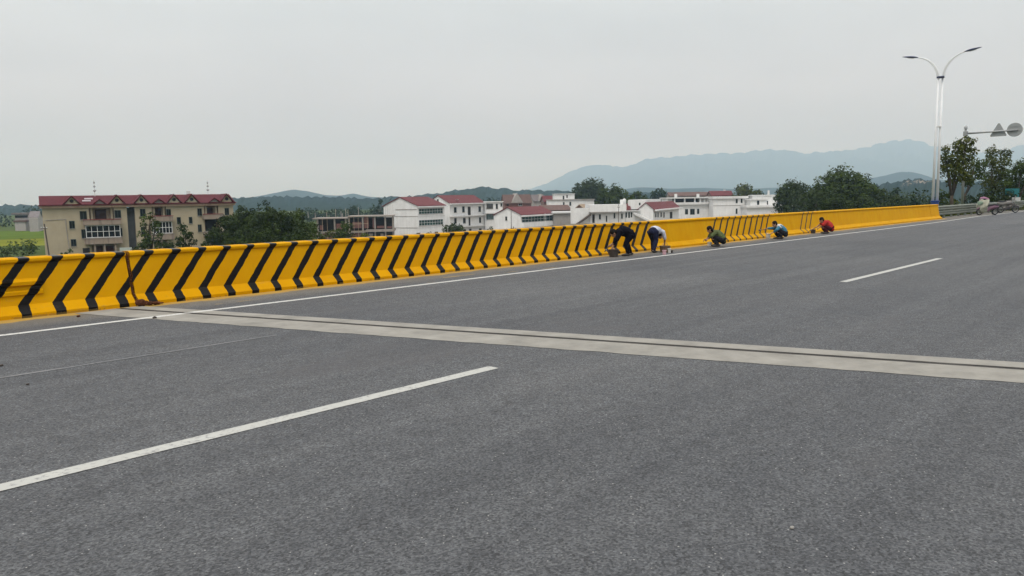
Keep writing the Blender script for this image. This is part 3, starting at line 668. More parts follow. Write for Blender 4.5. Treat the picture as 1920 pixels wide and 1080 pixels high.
class Bld:
    """a house: its near corner stands at a photo column and a distance; x runs along the facade, y into the depth"""
    def __init__(s, name, label, px, dist, ang, cat='house', group=None):
        s.P = Vector(place(px, dist)); a = R(ang)
        s.u = RW * math.cos(a) + FW * math.sin(a); s.w = Vector((-s.u.y, s.u.x))
        s.root = thing(name, label, cat, (s.P.x, s.P.y, GZ), math.atan2(s.u.y, s.u.x), group)
        s.ink = .0
    def loc(s, px, py, plane='f', off=0.0):
        """photo pixel -> (x, z) on the facade plane y=off, or (y, z) on the gable plane x=off"""
        r = ray(px, py); o = Vector((0, 0)) - s.P; d = Vector((r[0], r[1]))
        ou, ow, du, dw = o.dot(s.u), o.dot(s.w), d.dot(s.u), d.dot(s.w)
        if plane == 'f': t = (off - ow) / dw; return ou + t * du, EYE + t * r[2] - GZ
        t = (off - ou) / du; return ow + t * dw, EYE + t * r[2] - GZ
    def z(s, px, py, plane='f', off=0.0): return s.loc(px, py, plane, off)[1]
    def x(s, px, off=0.0): return s.loc(px, hor(px), 'f', off)[0]
    def y(s, px, off=0.0): return s.loc(px, hor(px), 'g', off)[0]
    def rect(s, x0, y0, x1, y1, plane='f', off=0.0):
        a = s.loc(x0, y0, plane, off); b = s.loc(x1, y1, plane, off); c = s.loc(x0, y1, plane, off); d = s.loc(x1, y0, plane, off)
        return min(a[0], b[0]), max(a[0], b[0]), min((b[1] + c[1]) / 2, (a[1] + d[1]) / 2), max((b[1] + c[1]) / 2, (a[1] + d[1]) / 2)
    def box(s, name, x0, x1, y0, y1, z0, z1, m, par=None):
        return MB().box(x0, x1, y0, y1, z0, z1).obj(name, m, par or s.root)
    def win(s, x0, x1, z0, z1, plane='f', off=0.0, cols=2, rows=1, fm=None, gm=None, th=.07, name='window', sill=True, d0=0.0):
        fm = fm or WFRAME; gm = gm or GLASS; mb = MB()
        def bar(a, b, c, d, p=.06):
            p += d0
            if plane == 'f': mb.box(a, b, off - p, off + .03, c, d)
            else: mb.box(off - p, off + .03, a, b, c, d)
        bar(x0, x1, z0, z0 + th); bar(x0, x1, z1 - th, z1); bar(x0, x0 + th, z0 + th, z1 - th); bar(x1 - th, x1, z0 + th, z1 - th)
        for i in range(1, cols): xm = x0 + (x1 - x0) * i / cols; bar(xm - th * .4, xm + th * .4, z0 + th, z1 - th, .05)
        for j in range(1, rows): zm = z0 + (z1 - z0) * j / rows; bar(x0 + th, x1 - th, zm - th * .4, zm + th * .4, .045)
        w = mb.obj(name, fm, s.root)
        pb = MB()
        if plane == 'f': pb.box(x0 + th, x1 - th, off - .025 - d0, off + .02, z0 + th, z1 - th)
        else: pb.box(off - .025 - d0, off + .02, x0 + th, x1 - th, z0 + th, z1 - th)
        pb.obj('pane', gm, w)
        if sill:
            sb = MB()
            if plane == 'f': sb.box(x0 - .08, x1 + .08, off - .12 - d0, off - .002, z0 - .09, z0 - .003)
            else: sb.box(off - .12 - d0, off - .002, x0 - .08, x1 + .08, z0 - .09, z0 - .003)
            sb.obj('sill', CONC, w)
        return w
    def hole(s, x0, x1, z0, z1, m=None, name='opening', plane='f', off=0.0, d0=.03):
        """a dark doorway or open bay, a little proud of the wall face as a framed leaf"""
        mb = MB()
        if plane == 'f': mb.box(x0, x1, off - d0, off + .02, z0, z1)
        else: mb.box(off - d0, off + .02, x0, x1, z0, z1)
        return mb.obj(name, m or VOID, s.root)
    def gable_roof(s, x0, x1, y0, y1, ze, zr, m, over=.5, th=.16, name='roof', wallm=None, gab=True):
        """ridge along x"""
        ym = (y0 + y1) / 2; k = (zr - ze) / (ym - y0); yo0, yo1 = y0 - over, y1 + over; zo = ze - k * over
        poly = [(yo0, zo), (ym, zr), (yo1, zo), (yo1, zo + th), (ym, zr + th), (yo0, zo + th)]
        r = MB().prism(poly, 'x', x0 - over * .6, x1 + over * .6).obj(name, m, s.root)
        if gab:
            MB().prism([(y0 + .01, ze - .01), (y1 - .01, ze - .01), (ym, zr - .02)], 'x', x0 + .004, x1 - .004).obj('gable', wallm, s.root)
        return r
# ---------------------------------------------------------------- the cream apartment block
A = Bld('apartment_building', 'long cream three storey apartment block with maroon gabled roof', 78, 129, 31, 'apartment block')
xe = A.x(437); xg0, xg1 = A.x(237), A.x(252); D = 10.0
ze = (A.z(90, 391) + A.z(430, 384.5)) / 2 ; zr = (A.z(150, 369, off=D / 2) + A.z(420, 364.5, off=D / 2)) / 2
bays = [(A.x(166), A.x(213)), (A.x(284), A.x(311)), (A.x(382), A.x(409))]
segs = []; cur = 0.0
walls = [(0, bays[0][0]), (bays[0][1], xg0), (xg1, bays[1][0]), (bays[1][1], bays[2][0]), (bays[2][1], xe)]
mb = MB()
for a, b in walls: mb.box(a, b, 0, 1.8, 0, ze)
for a, b in ((0, xg0), (xg1, xe)): mb.box(a, b, 1.805, D, 0, ze)
mb.obj('wall', CREAM, A.root)
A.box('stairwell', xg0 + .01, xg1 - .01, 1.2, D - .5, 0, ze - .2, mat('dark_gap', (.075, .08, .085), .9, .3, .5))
# cornice and eaves band
A.box('cornice', -.35, xe + .35, -.42, D + .4, ze, ze + .38, FASCIA)
A.box('eaves_band', -.5, xe + .5, -.62, D + .6, ze + .383, ze + .56, TRIM)
A.gable_roof(0, xe, -.1, D + .1, ze + .58, zr, MAROON, .55, .14, wallm=CREAM)
random.seed(5)
def pediment(pxc, half, ptop, m=CREAM, dark=True):
    xc = A.x(pxc); hw = half * (A.x(pxc + 1) - A.x(pxc - 1)) / 2; z0 = ze + .56; z1 = A.z(pxc, ptop)
    back = 5.0
    f = MB().prism([(xc - hw, z0 + .05), (xc + hw, z0 + .05), (xc, z1)], 'y', -.38, -.1).obj('pediment', m, A.root)
    t = .13; mb = MB()
    mb.prism([(xc - hw - .35, z0 - .12), (xc, z1 + .02), (xc, z1 + .02 + t * 1.5), (xc - hw - .35, z0 - .12 + t * 1.5)], 'y', -.75, back)
    mb.prism([(xc + hw + .35, z0 - .12), (xc + hw + .35, z0 - .12 + t * 1.5), (xc, z1 + .02 + t * 1.5), (xc, z1 + .02)], 'y', -.75, back)
    mb.obj('dormer_roof', MAROON, f)
    if dark:
        v = MB().lathe([(0, -.46), (.30, -.46), (.30, -.37)], (xc, 0, (z0 * .55 + z1 * .45)), 14, 'y'); v.obj('vent', VOID, f)
for pxc, half, pt in ((135, 13.5, 369), (219.5, 12.5, 367), (265.5, 11.5, 366.5), (326.5, 11, 366), (359.5, 11, 365.5), (425, 10, 365)): pediment(pxc, half, pt)
for pxc, half, pt in ((187, 9, 375), (298, 8.5, 374), (402, 8, 372.5)): pediment(pxc, half, pt, GREYW, False)
for p in ((149, 395.8, 163.5, 411.8, 2), (129.2, 414, 141, 428.6, 2), (152, 430, 163.2, 446.8, 2), (132.3, 448.4, 143.8, 461.8, 2), (214.2, 394, 227.7, 408.8, 2), (218.3, 427.4, 230.2, 442.8, 2),
          (262, 391.5, 273.5, 406, 2), (311.4, 391.8, 321.2, 405.8, 2), (331.3, 407, 339.8, 420, 1), (353.8, 406.6, 361.4, 419.2, 1), (369.8, 390.6, 379.2, 404.6, 2), (421, 389.8, 430.2, 403.4, 2), (370.8, 420.8, 378.8, 434.8, 2), (264, 425, 273, 440, 2)):
    A.win(*A.rect(*p[:4]), cols=p[4], fm=DFRAME, gm=GLASS, rows=1)
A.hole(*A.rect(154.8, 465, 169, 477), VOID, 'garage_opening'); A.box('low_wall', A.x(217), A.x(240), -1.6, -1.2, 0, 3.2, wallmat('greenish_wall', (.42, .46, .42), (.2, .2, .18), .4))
zf3 = A.z(185, 412); zp3 = A.z(185, 421.5); zf2 = A.z(187, 446.5); zp2 = A.z(187, 457)
for k, (b0, b1) in enumerate(bays):
    w0, w1 = b0 - (1.0 if k == 0 else .4), b1 + (.9 if k < 2 else .5)
    dz = (0, .35, .5)[k]
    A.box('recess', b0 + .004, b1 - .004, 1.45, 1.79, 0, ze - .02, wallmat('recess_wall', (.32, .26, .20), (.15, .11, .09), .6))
    A.box('side_column', b0 + .25, b0 + .55, .35, .65, zf3 + dz, ze - .01, CREAM)
    A.box('side_column', b1 - .5, b1 - .2, .35, .65, zf3 + dz, ze - .01, CREAM)
    A.hole(b0 + (b1 - b0) * .25, b0 + (b1 - b0) * .7, zp3 + .15 + dz, ze - .35, mat('dark_door', (.035, .016, .016), .8, .4, 2), 'balcony_door', off=1.44)
    for (zt, zb) in ((zf3 + dz, zp3 + dz), (zf2 + dz, zp2 + dz)):
        mb = MB(); mb.box(w0, w1, -1.35, -1.2, zb, zt); mb.box(w0, w0 + .15, -1.199, 1.4, zb, zt); mb.box(w1 - .15, w1, -1.199, 1.4, zb, zt); mb.box(w0 + .15, w1 - .15, -1.199, 1.4, zb - .05, zb + .12)
        bl = mb.obj('balcony', STAIN, A.root)
        MB().box(w0 - .06, w1 + .06, -1.42, -1.14, zt + .003, zt + .12).obj('coping', TRIM if zt > zf2 + 2 else CONC, bl)
    # enclosed middle floor balcony
    if k < 2:
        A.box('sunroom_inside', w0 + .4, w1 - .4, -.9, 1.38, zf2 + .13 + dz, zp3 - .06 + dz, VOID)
        A.win(w0 + .25, w1 - .2, zf2 + .13 + dz, zp3 - .07 + dz, off=-1.0, cols=6, rows=2, th=.1, gm=GLASS, sill=False, name='sunroom_window')
    else:
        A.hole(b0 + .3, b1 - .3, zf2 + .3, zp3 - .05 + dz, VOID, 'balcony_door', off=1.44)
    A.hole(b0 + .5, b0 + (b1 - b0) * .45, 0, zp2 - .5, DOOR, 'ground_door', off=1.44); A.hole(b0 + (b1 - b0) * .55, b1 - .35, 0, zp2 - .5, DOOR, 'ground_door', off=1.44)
    A.box('porch_column', b0 + .3, b0 + .6, -1.1, -.8, 0, zp2 - .06 + dz, STAIN); A.box('porch_column', b1 - .4, b1 - .1, -1.1, -.8, 0, zp2 - .06 + dz, STAIN)
    A.box('porch_column', (b0 + b1) / 2 - .15, (b0 + b1) / 2 + .15, -1.1, -.8, 0, zp2 - .06 + dz, STAIN)
mb = MB()
mb.tube([(A.x(121), -.05, A.z(121, 410)), (A.x(121), -.05, A.z(121, 430)), (A.x(124), -.05, A.z(124, 470))], .06, 6); mb.tube([(A.x(121), -.05, A.z(121, 411)), (A.x(84), -.05, A.z(84, 413))], .04, 6)
mb.obj('drain_pipe', GREYW, A.root)
A.box('chimney', A.x(359.5), A.x(365.5), 4.2, 5.2, zr - .6, A.z(362, 358, off=4.2), WHITE2)
for k in (0, 1):   # a solar water panel and a hatch on the roof
    xc = A.x((163, 168)[k]); zc = ze + 1.5 + .9 * k
    kk = (zr - ze - .58) / (D / 2 + .1); ya, yb_ = 1.0 + 1.3 * k, 1.7 + 1.3 * k; za_, zb_ = ze + .58 + kk * (ya + .1) + .15, ze + .58 + kk * (yb_ + .1) + .15
    MB().prism([(ya, za_), (yb_, zb_), (yb_, zb_ + .09), (ya, za_ + .09)], 'x', xc - .6, xc + .7).obj('roof_light', mat('roof_sheet', (.30, .26, .27), .5, .2, 1), A.root)
def finial(px, pt, pb, lab, d):
    x, y = place(px, d); z0 = zat(px, pb, d) - 1.4; z1 = zat(px, pt, d); H = z1 - z0
    root = thing('lightning_rod', lab, 'lightning rod', (x, y, z0))
    MB().tube([(0, 0, 0), (0, 0, H)], [.06, .03], 8).obj('mast', WFRAME, root)
    for t, r in ((.52, .26), (.70, .20), (.86, .15)):
        MB().lathe([(0.02, H * t - .18), (r, H * t), (r * .9, H * t + .14), (.03, H * t + .26)], (0, 0, 0), 12).obj('ball', SHUT, root)
finial(179.5, 337, 366, 'tall lightning rod with three balls on the left part of the maroon roof', 137)
finial(391.3, 338, 363, 'tall lightning rod with three balls on the right part of the maroon roof', 149)
def pole(lab, px, pt, pb, d, r=.11, arm=None, name='utility_pole', m=None, lean=0):
    x, y = place(px, d); z0 = GZ if pb is None else zat(px, pb, d); H = zat(px, pt, d) - z0
    root = thing(name, lab, 'pole', (x, y, z0), math.atan2(RW.y, RW.x))
    MB().tube([(0, 0, -.2), (lean * .5, 0, H * .5), (lean, 0, H)], [r, r * .85, r * .7], 8).obj('post', m or GREYW, root)
    if arm:
        mb = MB(); mb.box(lean - arm, lean + arm, -.05 - r, -r, H - .75, H - .65); mb.obj('crossarm', m or GREYW, root)
        for s in (-1, 0, 1): MB().lathe([(.05, H - .64), (.06, H - .55), (.03, H - .45)], (lean + s * arm * .85, -.03 - r, 0), 8).obj('insulator', WFRAME, root)
PW = mat('old_wood', (.075, .06, .05), .9, .3, 2)
pole('dark leaning utility pole before the left end of the cream apartment block', 87, 420, None, 118, .13, .5, m=PW, lean=-.55)

# ---------------------------------------------------------------- unfinished brick house
B = Bld('unfinished_house', 'unfinished red brick house with bare concrete frame and scaffold poles', 587, 192, 6)
xe = B.x(737); x1 = B.x(651)
zt = B.z(700, 404); zt2 = B.z(610, 408.5); zm = B.z(700, 430.5)
mb = MB(); mb.box(x1, xe, -.5, 9, zt - .3, zt); mb.box(-.3, x1 - .01, -.4, 9, zt2 - .3, zt2 - .02); mb.box(B.x(684), xe + .1, -.8, 9, zm - .55, zm); mb.box(-.2, B.x(684) - .01, -.1, 9, zm - .7, zm - .3)
mb.obj('slab', CONC, B.root)
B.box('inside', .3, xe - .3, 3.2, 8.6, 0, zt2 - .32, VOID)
for px in (592, 624, 645, 651, 677, 700, 719.5, 734):
    xx = B.x(px); B.box('column', xx, xx + .38, 0, .4, 0, (zt2 if px < 650 else zt) - .31, CONC)
for a, b, z0, z1 in ((678, 690, 404, 428), (656, 676, 414, 428), (702, 719, 421, 428), (721, 733.5, 422, 428), (694, 699.5, 405, 428), (625.5, 644, 417, 430), (594, 604, 420, 431)):
    B.box('brick_wall', B.x(a) + .42, B.x(b) - .04, .06, .3, B.z(a, z1), B.z(a, z0) - .35, BRICK)
for a, b in ((594, 623), (652, 676), (686, 697), (708, 717)): B.box('brick_wall', B.x(a) + .42, B.x(b) - .04, .08, .3, 0, B.z(a, 438), BRICK if a < 660 else CONC)
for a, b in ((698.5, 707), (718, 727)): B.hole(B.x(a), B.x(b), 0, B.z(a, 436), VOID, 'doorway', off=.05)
for px, t in ((626, 392), (637, 396), (646, 391), (651, 393), (670, 388), (640, 400), (610, 398), (576, 397), (587, 399)):
    xx = B.x(px); B.box('rebar_post', xx, xx + .13, .1 + (px % 3), .23 + (px % 3), zt2 - .02, B.z(px, t), GREYW)
rng = random.Random(4)
for px in (604, 613, 655, 663, 671, 688):
    xx = B.x(px); MB().tube([(xx, -1.6, -.1), (xx + .05, -1.6, zt + rng.uniform(-.5, .5))], .05, 6).obj('scaffold_pole', TAN, B.root)
for z_ in (3.2, 5.0, 6.8): MB().tube([(B.x(650), -1.68, z_), (B.x(690), -1.68, z_ + .05)], .05, 6).obj('scaffold_rail', TAN, B.root)
pole('pale concrete pole standing before the unfinished brick house', 678.5, 409, None, 170, .12, m=CONC)

# ---------------------------------------------------------------- gabled white houses
def gabled(lab, pc, d, ang, pr, pl, pe, pr_top, roofm, wallm=WHITE, over=.45, pxg=None):
    """pc = near corner column, pr/pl = right end of facade / left end of gable, pe = eave row at the corner, pr_top = (column,row) of the gable's apex"""
    H = Bld('house', lab, pc, d, ang, 'house', 'houses of the village'); Lx = H.x(pr); Wy = H.y(pl)
    H.L, H.W = Lx, Wy; H.ze = H.z(pc, pe); H.zr = H.loc(pr_top[0], pr_top[1], 'g')[1]
    H.box('wall', 0, Lx, 0, Wy, 0, H.ze, wallm)
    H.gable_roof(0, Lx, 0, Wy, H.ze + .01, H.zr, roofm, over, .2, wallm=wallm)
    return H
H = gabled('white three storey house with red gable roof and two long window bands', 782.5, 208, 58, 833, 718.7, 386, (749.7, 370.5), RED)
for r in ((783.8, 390.5, 830.5, 401), (784.2, 411.5, 831, 422.5)):
    x0, x1, z0, z1 = H.rect(*r); H.win(x0 + .2, x1 - .05, z0, z1, cols=9, rows=2, th=.09, gm=GREEN_GLASS)
H.box('eaves_slab', -.5, H.L + .5, -.95, -.5, H.ze - .45, H.ze - .15, WHITE)
for z_ in (3.1, 6.2): H.box('floor_band', -.06, -.004, -.05, H.W + .05, z_, z_ + .16, GREYW); 
for z_ in (3.1, 6.2): H.box('floor_band', -.003, H.L + .03, -.06, -.004, z_, z_ + .16, WHITE2)
H.box('lintel', -.10, -.004, .3, H.W * .64, H.ze - 1.05, H.ze - .85, GREYW)
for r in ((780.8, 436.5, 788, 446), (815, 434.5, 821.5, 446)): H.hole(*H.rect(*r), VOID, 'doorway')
for k in range(5): H.box('joint_strip', -.03, -.004, H.W * (.72 + .055 * k), H.W * (.72 + .055 * k) + .05, 6.4, H.ze + .4, GREYW)
H = gabled('white house with red gable roof, balconies and dark stair slit, behind the first', 843, 226, 62, 908, 800, 381.5, (823, 367.2), RED)
for r in ((851, 388.5, 856, 398.5), (866.5, 387, 871, 398), (897, 387, 901.5, 397), (851.5, 409, 856, 419), (868, 408.5, 873, 418.5), (898, 407.5, 902, 417.5), (869.5, 430, 873.8, 436), (898, 428, 903, 436)):
    H.win(*H.rect(*r), cols=1, th=.08, fm=DFRAME)
for r in ((877, 387.5, 882.5, 404.5), (878.5, 407.5, 882, 424.5), (879.5, 429, 884, 437)): H.hole(*H.rect(*r), VOID, 'stair_opening')
for py in (381.5, 405, 425.5):
    H.box('balcony_slab', -.3, H.x(905), -1.1, -.005, H.z(843, py) - .32, H.z(843, py) - .02, WHITE2)
H.box('parapet', H.L * .55, H.L + .4, H.W * .9, H.W + .2, H.ze + .3, H.zr - .3, WHITE); H.win(*H.rect(819.5, 373.5, 822.5, 377.5, 'g'), plane='g', cols=1, fm=DFRAME)
pan = MB().lathe([(0, 0), (.35, .06), (.5, .2), (.52, .24)], (H.L * .25, .6, H.ze + .95), 14).obj('satellite_dish', WFRAME, H.root)
H = Bld('house', 'narrow white flat roofed house with a green window, behind the low red roof', 908, 243, 4, group='houses of the village'); xe = H.x(942); z1 = H.z(925, 377.5)
H.box('wall', 0, xe, 0, 8, 0, z1 - .3, WHITE); H.box('roof', -.3, xe + .3, -.5, 8.3, z1 - .297, z1, WHITE2)
H.win(*H.rect(912, 382, 924.5, 391.5), cols=3, fm=DFRAME, gm=glassmat('grey_glass', (.09, .085, .08))); H.win(*H.rect(929.5, 382, 933.5, 391.5), cols=1, fm=DFRAME); H.win(*H.rect(938.5, 381, 941.5, 387), cols=1, fm=DFRAME)
H.win(*H.rect(911.5, 401, 926, 412), cols=4, gm=GREEN_GLASS); H.box('balcony_slab', -.1, xe + .1, -.8, -.005, H.z(920, 401) + .1, H.z(920, 401) + .4, WHITE2)
H = gabled('low white house with red roof and a long green window band', 976, 192, 60, 1037, 927, 402.5, (953, 389.7), RED)
x0, x1, z0, z1 = H.rect(977, 405, 1036, 415.5); H.win(x0 + .3, x1 - .1, z0, z1, cols=10, rows=2, gm=GREEN_GLASS, th=.08)
H.box('eaves_slab', -.6, H.L + .6, -1.1, -.46, H.ze - .5, H.ze - .2, WHITE); H.win(*H.rect(947.5, 406, 951, 413, 'g'), plane='g', cols=1, fm=DFRAME)
H.box('balcony', -.2, H.L + .2, -.9, -.004, H.z(976, 427), H.z(976, 418), WHITE)
for r in ((978, 428, 983, 440), (996, 427, 1000, 438), (1014, 426, 1019, 437)): H.hole(*H.rect(*r, off=-.01), VOID, 'doorway')
H.box('water_tank', .6, 1.6, H.W * .35, H.W * .6, H.ze, H.ze + .01, WHITE)
pole('thin dark pole before the gable of the low red roofed house', 958, 396, None, 178, .09, m=PW)
pole('short thin white pole before the green window band', 1021.5, 400, None, 172, .07, m=WHITE2)
# houses behind
H = gabled('dark brown roofed red brick house behind the low red roofed one', 946, 285, 20, 996, 940, 379, (943, 366), BROWNR, BRICK)
H.win(*H.rect(972, 380, 979, 386), cols=2); H.hole(*H.rect(950, 381, 954, 386), VOID, 'doorway')
MB().prism([(H.x(958), H.ze - .3), (H.x(980), H.ze - .3), (H.x(969), H.zr + .6)], 'y', -.5, 4).obj('dormer', GREYW, H.root)
H = gabled('dark grey roofed house with a small gable behind the village', 1000, 310, 20, 1022, 993, 376, (996, 366), GREYR, GREYW)
MB().prism([(H.x(1008), H.ze - .3), (H.x(1022), H.ze - .3), (H.x(1015), H.zr + .4)], 'y', -.5, 4).obj('dormer', GREYW, H.root)
H = gabled('small maroon roofed brick house left of the white box houses', 1020, 295, 15, 1041, 1014, 377, (1017, 368), RED, BRICK)
H = Bld('house', 'white flat roofed house with a raised box room below the dome tree', 1029, 272, 3, group='houses of the village'); xe = H.x(1114); z1 = H.z(1070, 375); zt = H.z(1058, 364)
H.box('wall', 0, xe, 0, 9, 0, z1, WHITE); H.box('roof', -.2, xe + .3, -.4, 9.2, z1 + .003, z1 + .25, GREYW); H.box('upper_room', H.x(1040), H.x(1078), 1, 7, z1 + .253, zt, WHITE); H.box('upper_roof', H.x(1039), H.x(1079), .7, 7.3, zt + .003, zt + .2, WHITE2)
for r in ((1055.5, 379, 1058.5, 385.5), (1067.5, 378.5, 1071, 385.5)): H.win(*H.rect(*r), cols=1, fm=DFRAME)
H.hole(*H.rect(1055, 367, 1058, 374.5, off=1), VOID, 'doorway', off=1); H.hole(*H.rect(1062, 365.5, 1064.5, 371, off=1), VOID, 'doorway', off=1)
H = Bld('shed', 'grey brown block shed with a white slab roof beside the green window band', 1037, 205, 10, 'shed'); xe = H.x(1071); z1 = H.z(1050, 400)
H.box('wall', 0, xe, 0, 7, 0, z1, GREYW); H.box('roof', -.3, H.x(1087), -.6, 7.3, z1 + .003, z1 + .42, WHITE2)
H = gabled('low tan and maroon roofed outhouse behind the grey block shed', 1018, 235, 18, 1069, 1008, 394, (1012, 386), BROWNR, GREYW)
H = gabled('red brick gable end with a tan roof between shed and white house', 1104, 215, 80, 1112, 1068, 400, (1083, 384.5), TAN, BRICK)
H = Bld('house', 'white two storey house with an outside stair and dark doorways', 1106, 200, 3, group='houses of the village'); xe = H.x(1172); z1 = H.z(1140, 383.5); zm = H.z(1140, 398.5)
H.box('wall', 0, xe, 0, 8, 0, zm, WHITE2); H.box('parapet', -.1, xe + .15, -1.1, 8.1, zm + .25, z1, WHITE); H.box('shadow_strip', -.3, xe * .86, -1.2, 8.0, zm + .003, zm + .247, GREYW)  # grey strip below the parapet: its shadow line put in as colour
for r, kind in (((1110.5, 402, 1115, 418), 0), ((1123, 402, 1126.5, 411), 1), ((1136, 404.5, 1138.5, 416), 0), ((1150.5, 399.5, 1153.5, 409), 1), ((1164.8, 400.5, 1167.5, 409.5), 1)):
    (H.win(*H.rect(*r), cols=1, fm=DFRAME) if kind else H.hole(*H.rect(*r), VOID, 'doorway'))
xs0, xs1 = H.x(1070), H.x(1108); za, zb = H.z(1082, 419), H.z(1106, 401)
MB().prism([(xs0, 0), (xs1, 0), (xs1, zb + 1.6), (xs0, zb + 1.5)], 'y', .3, .55).obj('stair_wall', WHITE, H.root)
MB().prism([(H.x(1080), za - .6), (H.x(1107), zb - .4), (H.x(1107), zb + .1), (H.x(1080), za)], 'y', -1.2, .28).obj('stair', PW, H.root)
H.box('chimney', H.x(1168), H.x(1172), 3, 4, z1 + .003, z1 + 1.2, WHITE)
pole('thin dark pole before the white house with the outside stair', 1160, 383, None, 186, .09, .35, m=PW)
H = Bld('house', 'small white house with three narrow windows and a bit of red roof', 1173, 206, 2, group='houses of the village'); xe = H.x(1200); z1 = H.z(1186, 394.5)
H.box('wall', 0, xe, 0, 6, 0, z1 - .2, WHITE); H.box('roof', -.1, xe + .1, -.6, 6.1, z1 - .197, z1, WHITE2)
for r in ((1172.8, 398, 1175.6, 408), (1178, 398, 1181, 408.5), (1182.6, 398, 1185.2, 407.5)): H.win(*H.rect(*r), cols=1, fm=DFRAME, sill=False)
H.gable_roof(0, H.x(1184), 1, 6, z1 + .2, z1 + 1.7, RED, .2, .15, wallm=WHITE)
H.box('chimney', H.x(1181.5), H.x(1184), 3, 3.4, z1 + .01, H.z(1182, 376, off=3), WHITE)
tk = thing('water_tank', 'small round white water tank on the roof left of the red roofed house', 'water tank', (*place(1170.5, 207), zat(1170, 383.5, 207)))
MB().lathe([(0, 0), (.45, 0), (.5, .1), (.5, 1.2), (.35, 1.5), (0, 1.6)], (0, 0, 0), 16).obj('tank', WFRAME, tk, smooth=True); MB().lathe([(.16, 1.58), (.16, 1.72), (0, 1.74)], (0, 0, 0), 12).obj('lid', SHUT, tk)
H = gabled('white house with a red gable roof and a slanted stair wall', 1225, 205, 68, 1273, 1197, 392, (1209, 380.5), RED, pxg=1)
for r in ((1228, 398, 1230.6, 407.5), (1232.6, 398, 1234.6, 407.5), (1238.2, 398, 1241, 407), (1243.6, 398, 1246, 408)): H.win(*H.rect(*r), cols=1, fm=DFRAME, sill=False)
H.hole(*H.rect(1256, 397, 1260.5, 409.5), VOID, 'doorway'); H.box('awning_slab', -.3, H.L + .2, -1.3, -.46, H.ze - .5, H.ze - .15, WHITE2)
H.win(*H.rect(1198, 380, 1201, 385, 'g'), plane='g', cols=1, fm=DFRAME, sill=False)
Wd = H.W
MB().prism([(.2, H.z(1221, 414, 'g')), (Wd + 1, H.z(1199, 397, 'g')), (Wd + 1, H.z(1199, 399, 'g') - .3), (.2, H.z(1221, 416, 'g') - .3)], 'x', -1.6, -.02).obj('stair', WHITE2, H.root)
H.box('upper_room', 1.0, H.L * .55, H.W * .55, H.W + 3, H.ze, H.zr + .9, WHITE)
# long flat roofed white houses
H = Bld('house', 'long white house with an open dark top storey under a flat slab', 1249, 262, 2, group='houses of the village'); xe = H.x(1345)
z1 = H.z(1290, 370); z0 = H.z(1290, 383.5)
H.box('wall', -.5, xe, 0, 10, 0, z0 - .02, WHITE); H.box('floor_slab', -.8, xe + .1, -.9, 10.2, z0 - .017, z0 + .75, WHITE2)
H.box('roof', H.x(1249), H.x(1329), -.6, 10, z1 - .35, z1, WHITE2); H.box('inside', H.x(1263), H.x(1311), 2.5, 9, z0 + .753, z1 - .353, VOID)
for px in (1250, 1264, 1283, 1302, 1312, 1320, 1327): H.box('column', H.x(px), H.x(px) + .42, 0, .42, z0 + .753, z1 - .353, WHITE)
H.box('side_room', H.x(1313), H.x(1327) - .2, 1, 9, z0 + .753, z1 - .36, WHITE2); H.box('side_room', H.x(1252) - .1, H.x(1262), 1, 9, z0 + .753, z1 - .36, WHITE2)
for r in ((1284.5, 392, 1290, 402), (1294, 391.5, 1302.5, 402.5), (1307, 391.5, 1311, 401)): H.win(*H.rect(*r), cols=2, fm=DFRAME, sill=False)
for px in (1268, 1310): H.box('roof_post', H.x(px), H.x(px) + .8, 2, 2.8, z1 + .003, H.z(px, 363.5), WHITE2)
H = Bld('house', 'plain white two storey box house with thin windows on its right side', 1338, 255, -2, group='houses of the village'); xe = H.x(1400); z1 = H.z(1370, 368)
H.box('wall', 0, xe, 0, 10, 0, z1 - .75, WHITE); H.box('roof', -.4, xe + .5, -.6, 10.2, z1 - .747, z1, WHITE2); H.box('floor_band', -.02, xe + .03, -.07, -.004, H.z(1370, 386), H.z(1370, 386) + .2, GREYW)
for r in ((1379.5, 373, 1383, 381), (1389, 372.5, 1392, 380.5), (1379.5, 391, 1382.6, 401)): H.win(*H.rect(*r), cols=1, fm=DFRAME, sill=False)
H.hole(*H.rect(1396, 390, 1399.6, 404), VOID, 'doorway')
H = Bld('house', 'wide low white house with a penthouse room on its flat roof', 1401, 248, -2, group='houses of the village'); xe = H.x(1499); z1 = H.z(1450, 384.5)
H.box('wall', 0, xe, 0, 10, 0, z1 - .7, WHITE); H.box('roof', -.4, xe + .3, -.9, 10.2, z1 - .697, z1, WHITE2)
zt = H.z(1425, 372.5, off=1); H.box('penthouse', H.x(1409), H.x(1440), 1, 6, z1 + .003, zt - .5, WHITE); H.box('penthouse_roof', H.x(1406), H.x(1442), .6, 6.4, zt - .497, zt, WHITE2)
H.win(*H.rect(1419.5, 376, 1423.5, 384, off=1), off=1, cols=1, fm=DFRAME, sill=False); H.hole(*H.rect(1438, 376.5, 1440, 383.8, off=1), VOID, 'doorway', off=1)
zt = H.z(1445, 365, off=6.5); H.box('rear_room', H.x(1421), H.x(1471), 6.5, 10, z1 + .003, zt - .3, WHITE); H.box('rear_roof', H.x(1419), H.x(1473), 6.2, 10.3, zt - .297, zt, WHITE2)
for r in ((1463.5, 391, 1466.3, 401), (1473, 391, 1475.8, 401), (1482.3, 390.5, 1485, 400.5), (1487.5, 390, 1492.5, 400), (1495, 389.5, 1498, 399)): H.win(*H.rect(*r), cols=1, fm=DFRAME, sill=False)
H.box('rear_chimney', H.x(1452), H.x(1455), 7, 7.6, zt + .003, zt + 1.4, WHITE2)
H = Bld('porch_house', 'small white porch house with a thin slab on columns left of the grove', 1500, 236, -3, group='houses of the village'); xe = H.x(1527); z1 = H.z(1512, 379.5)
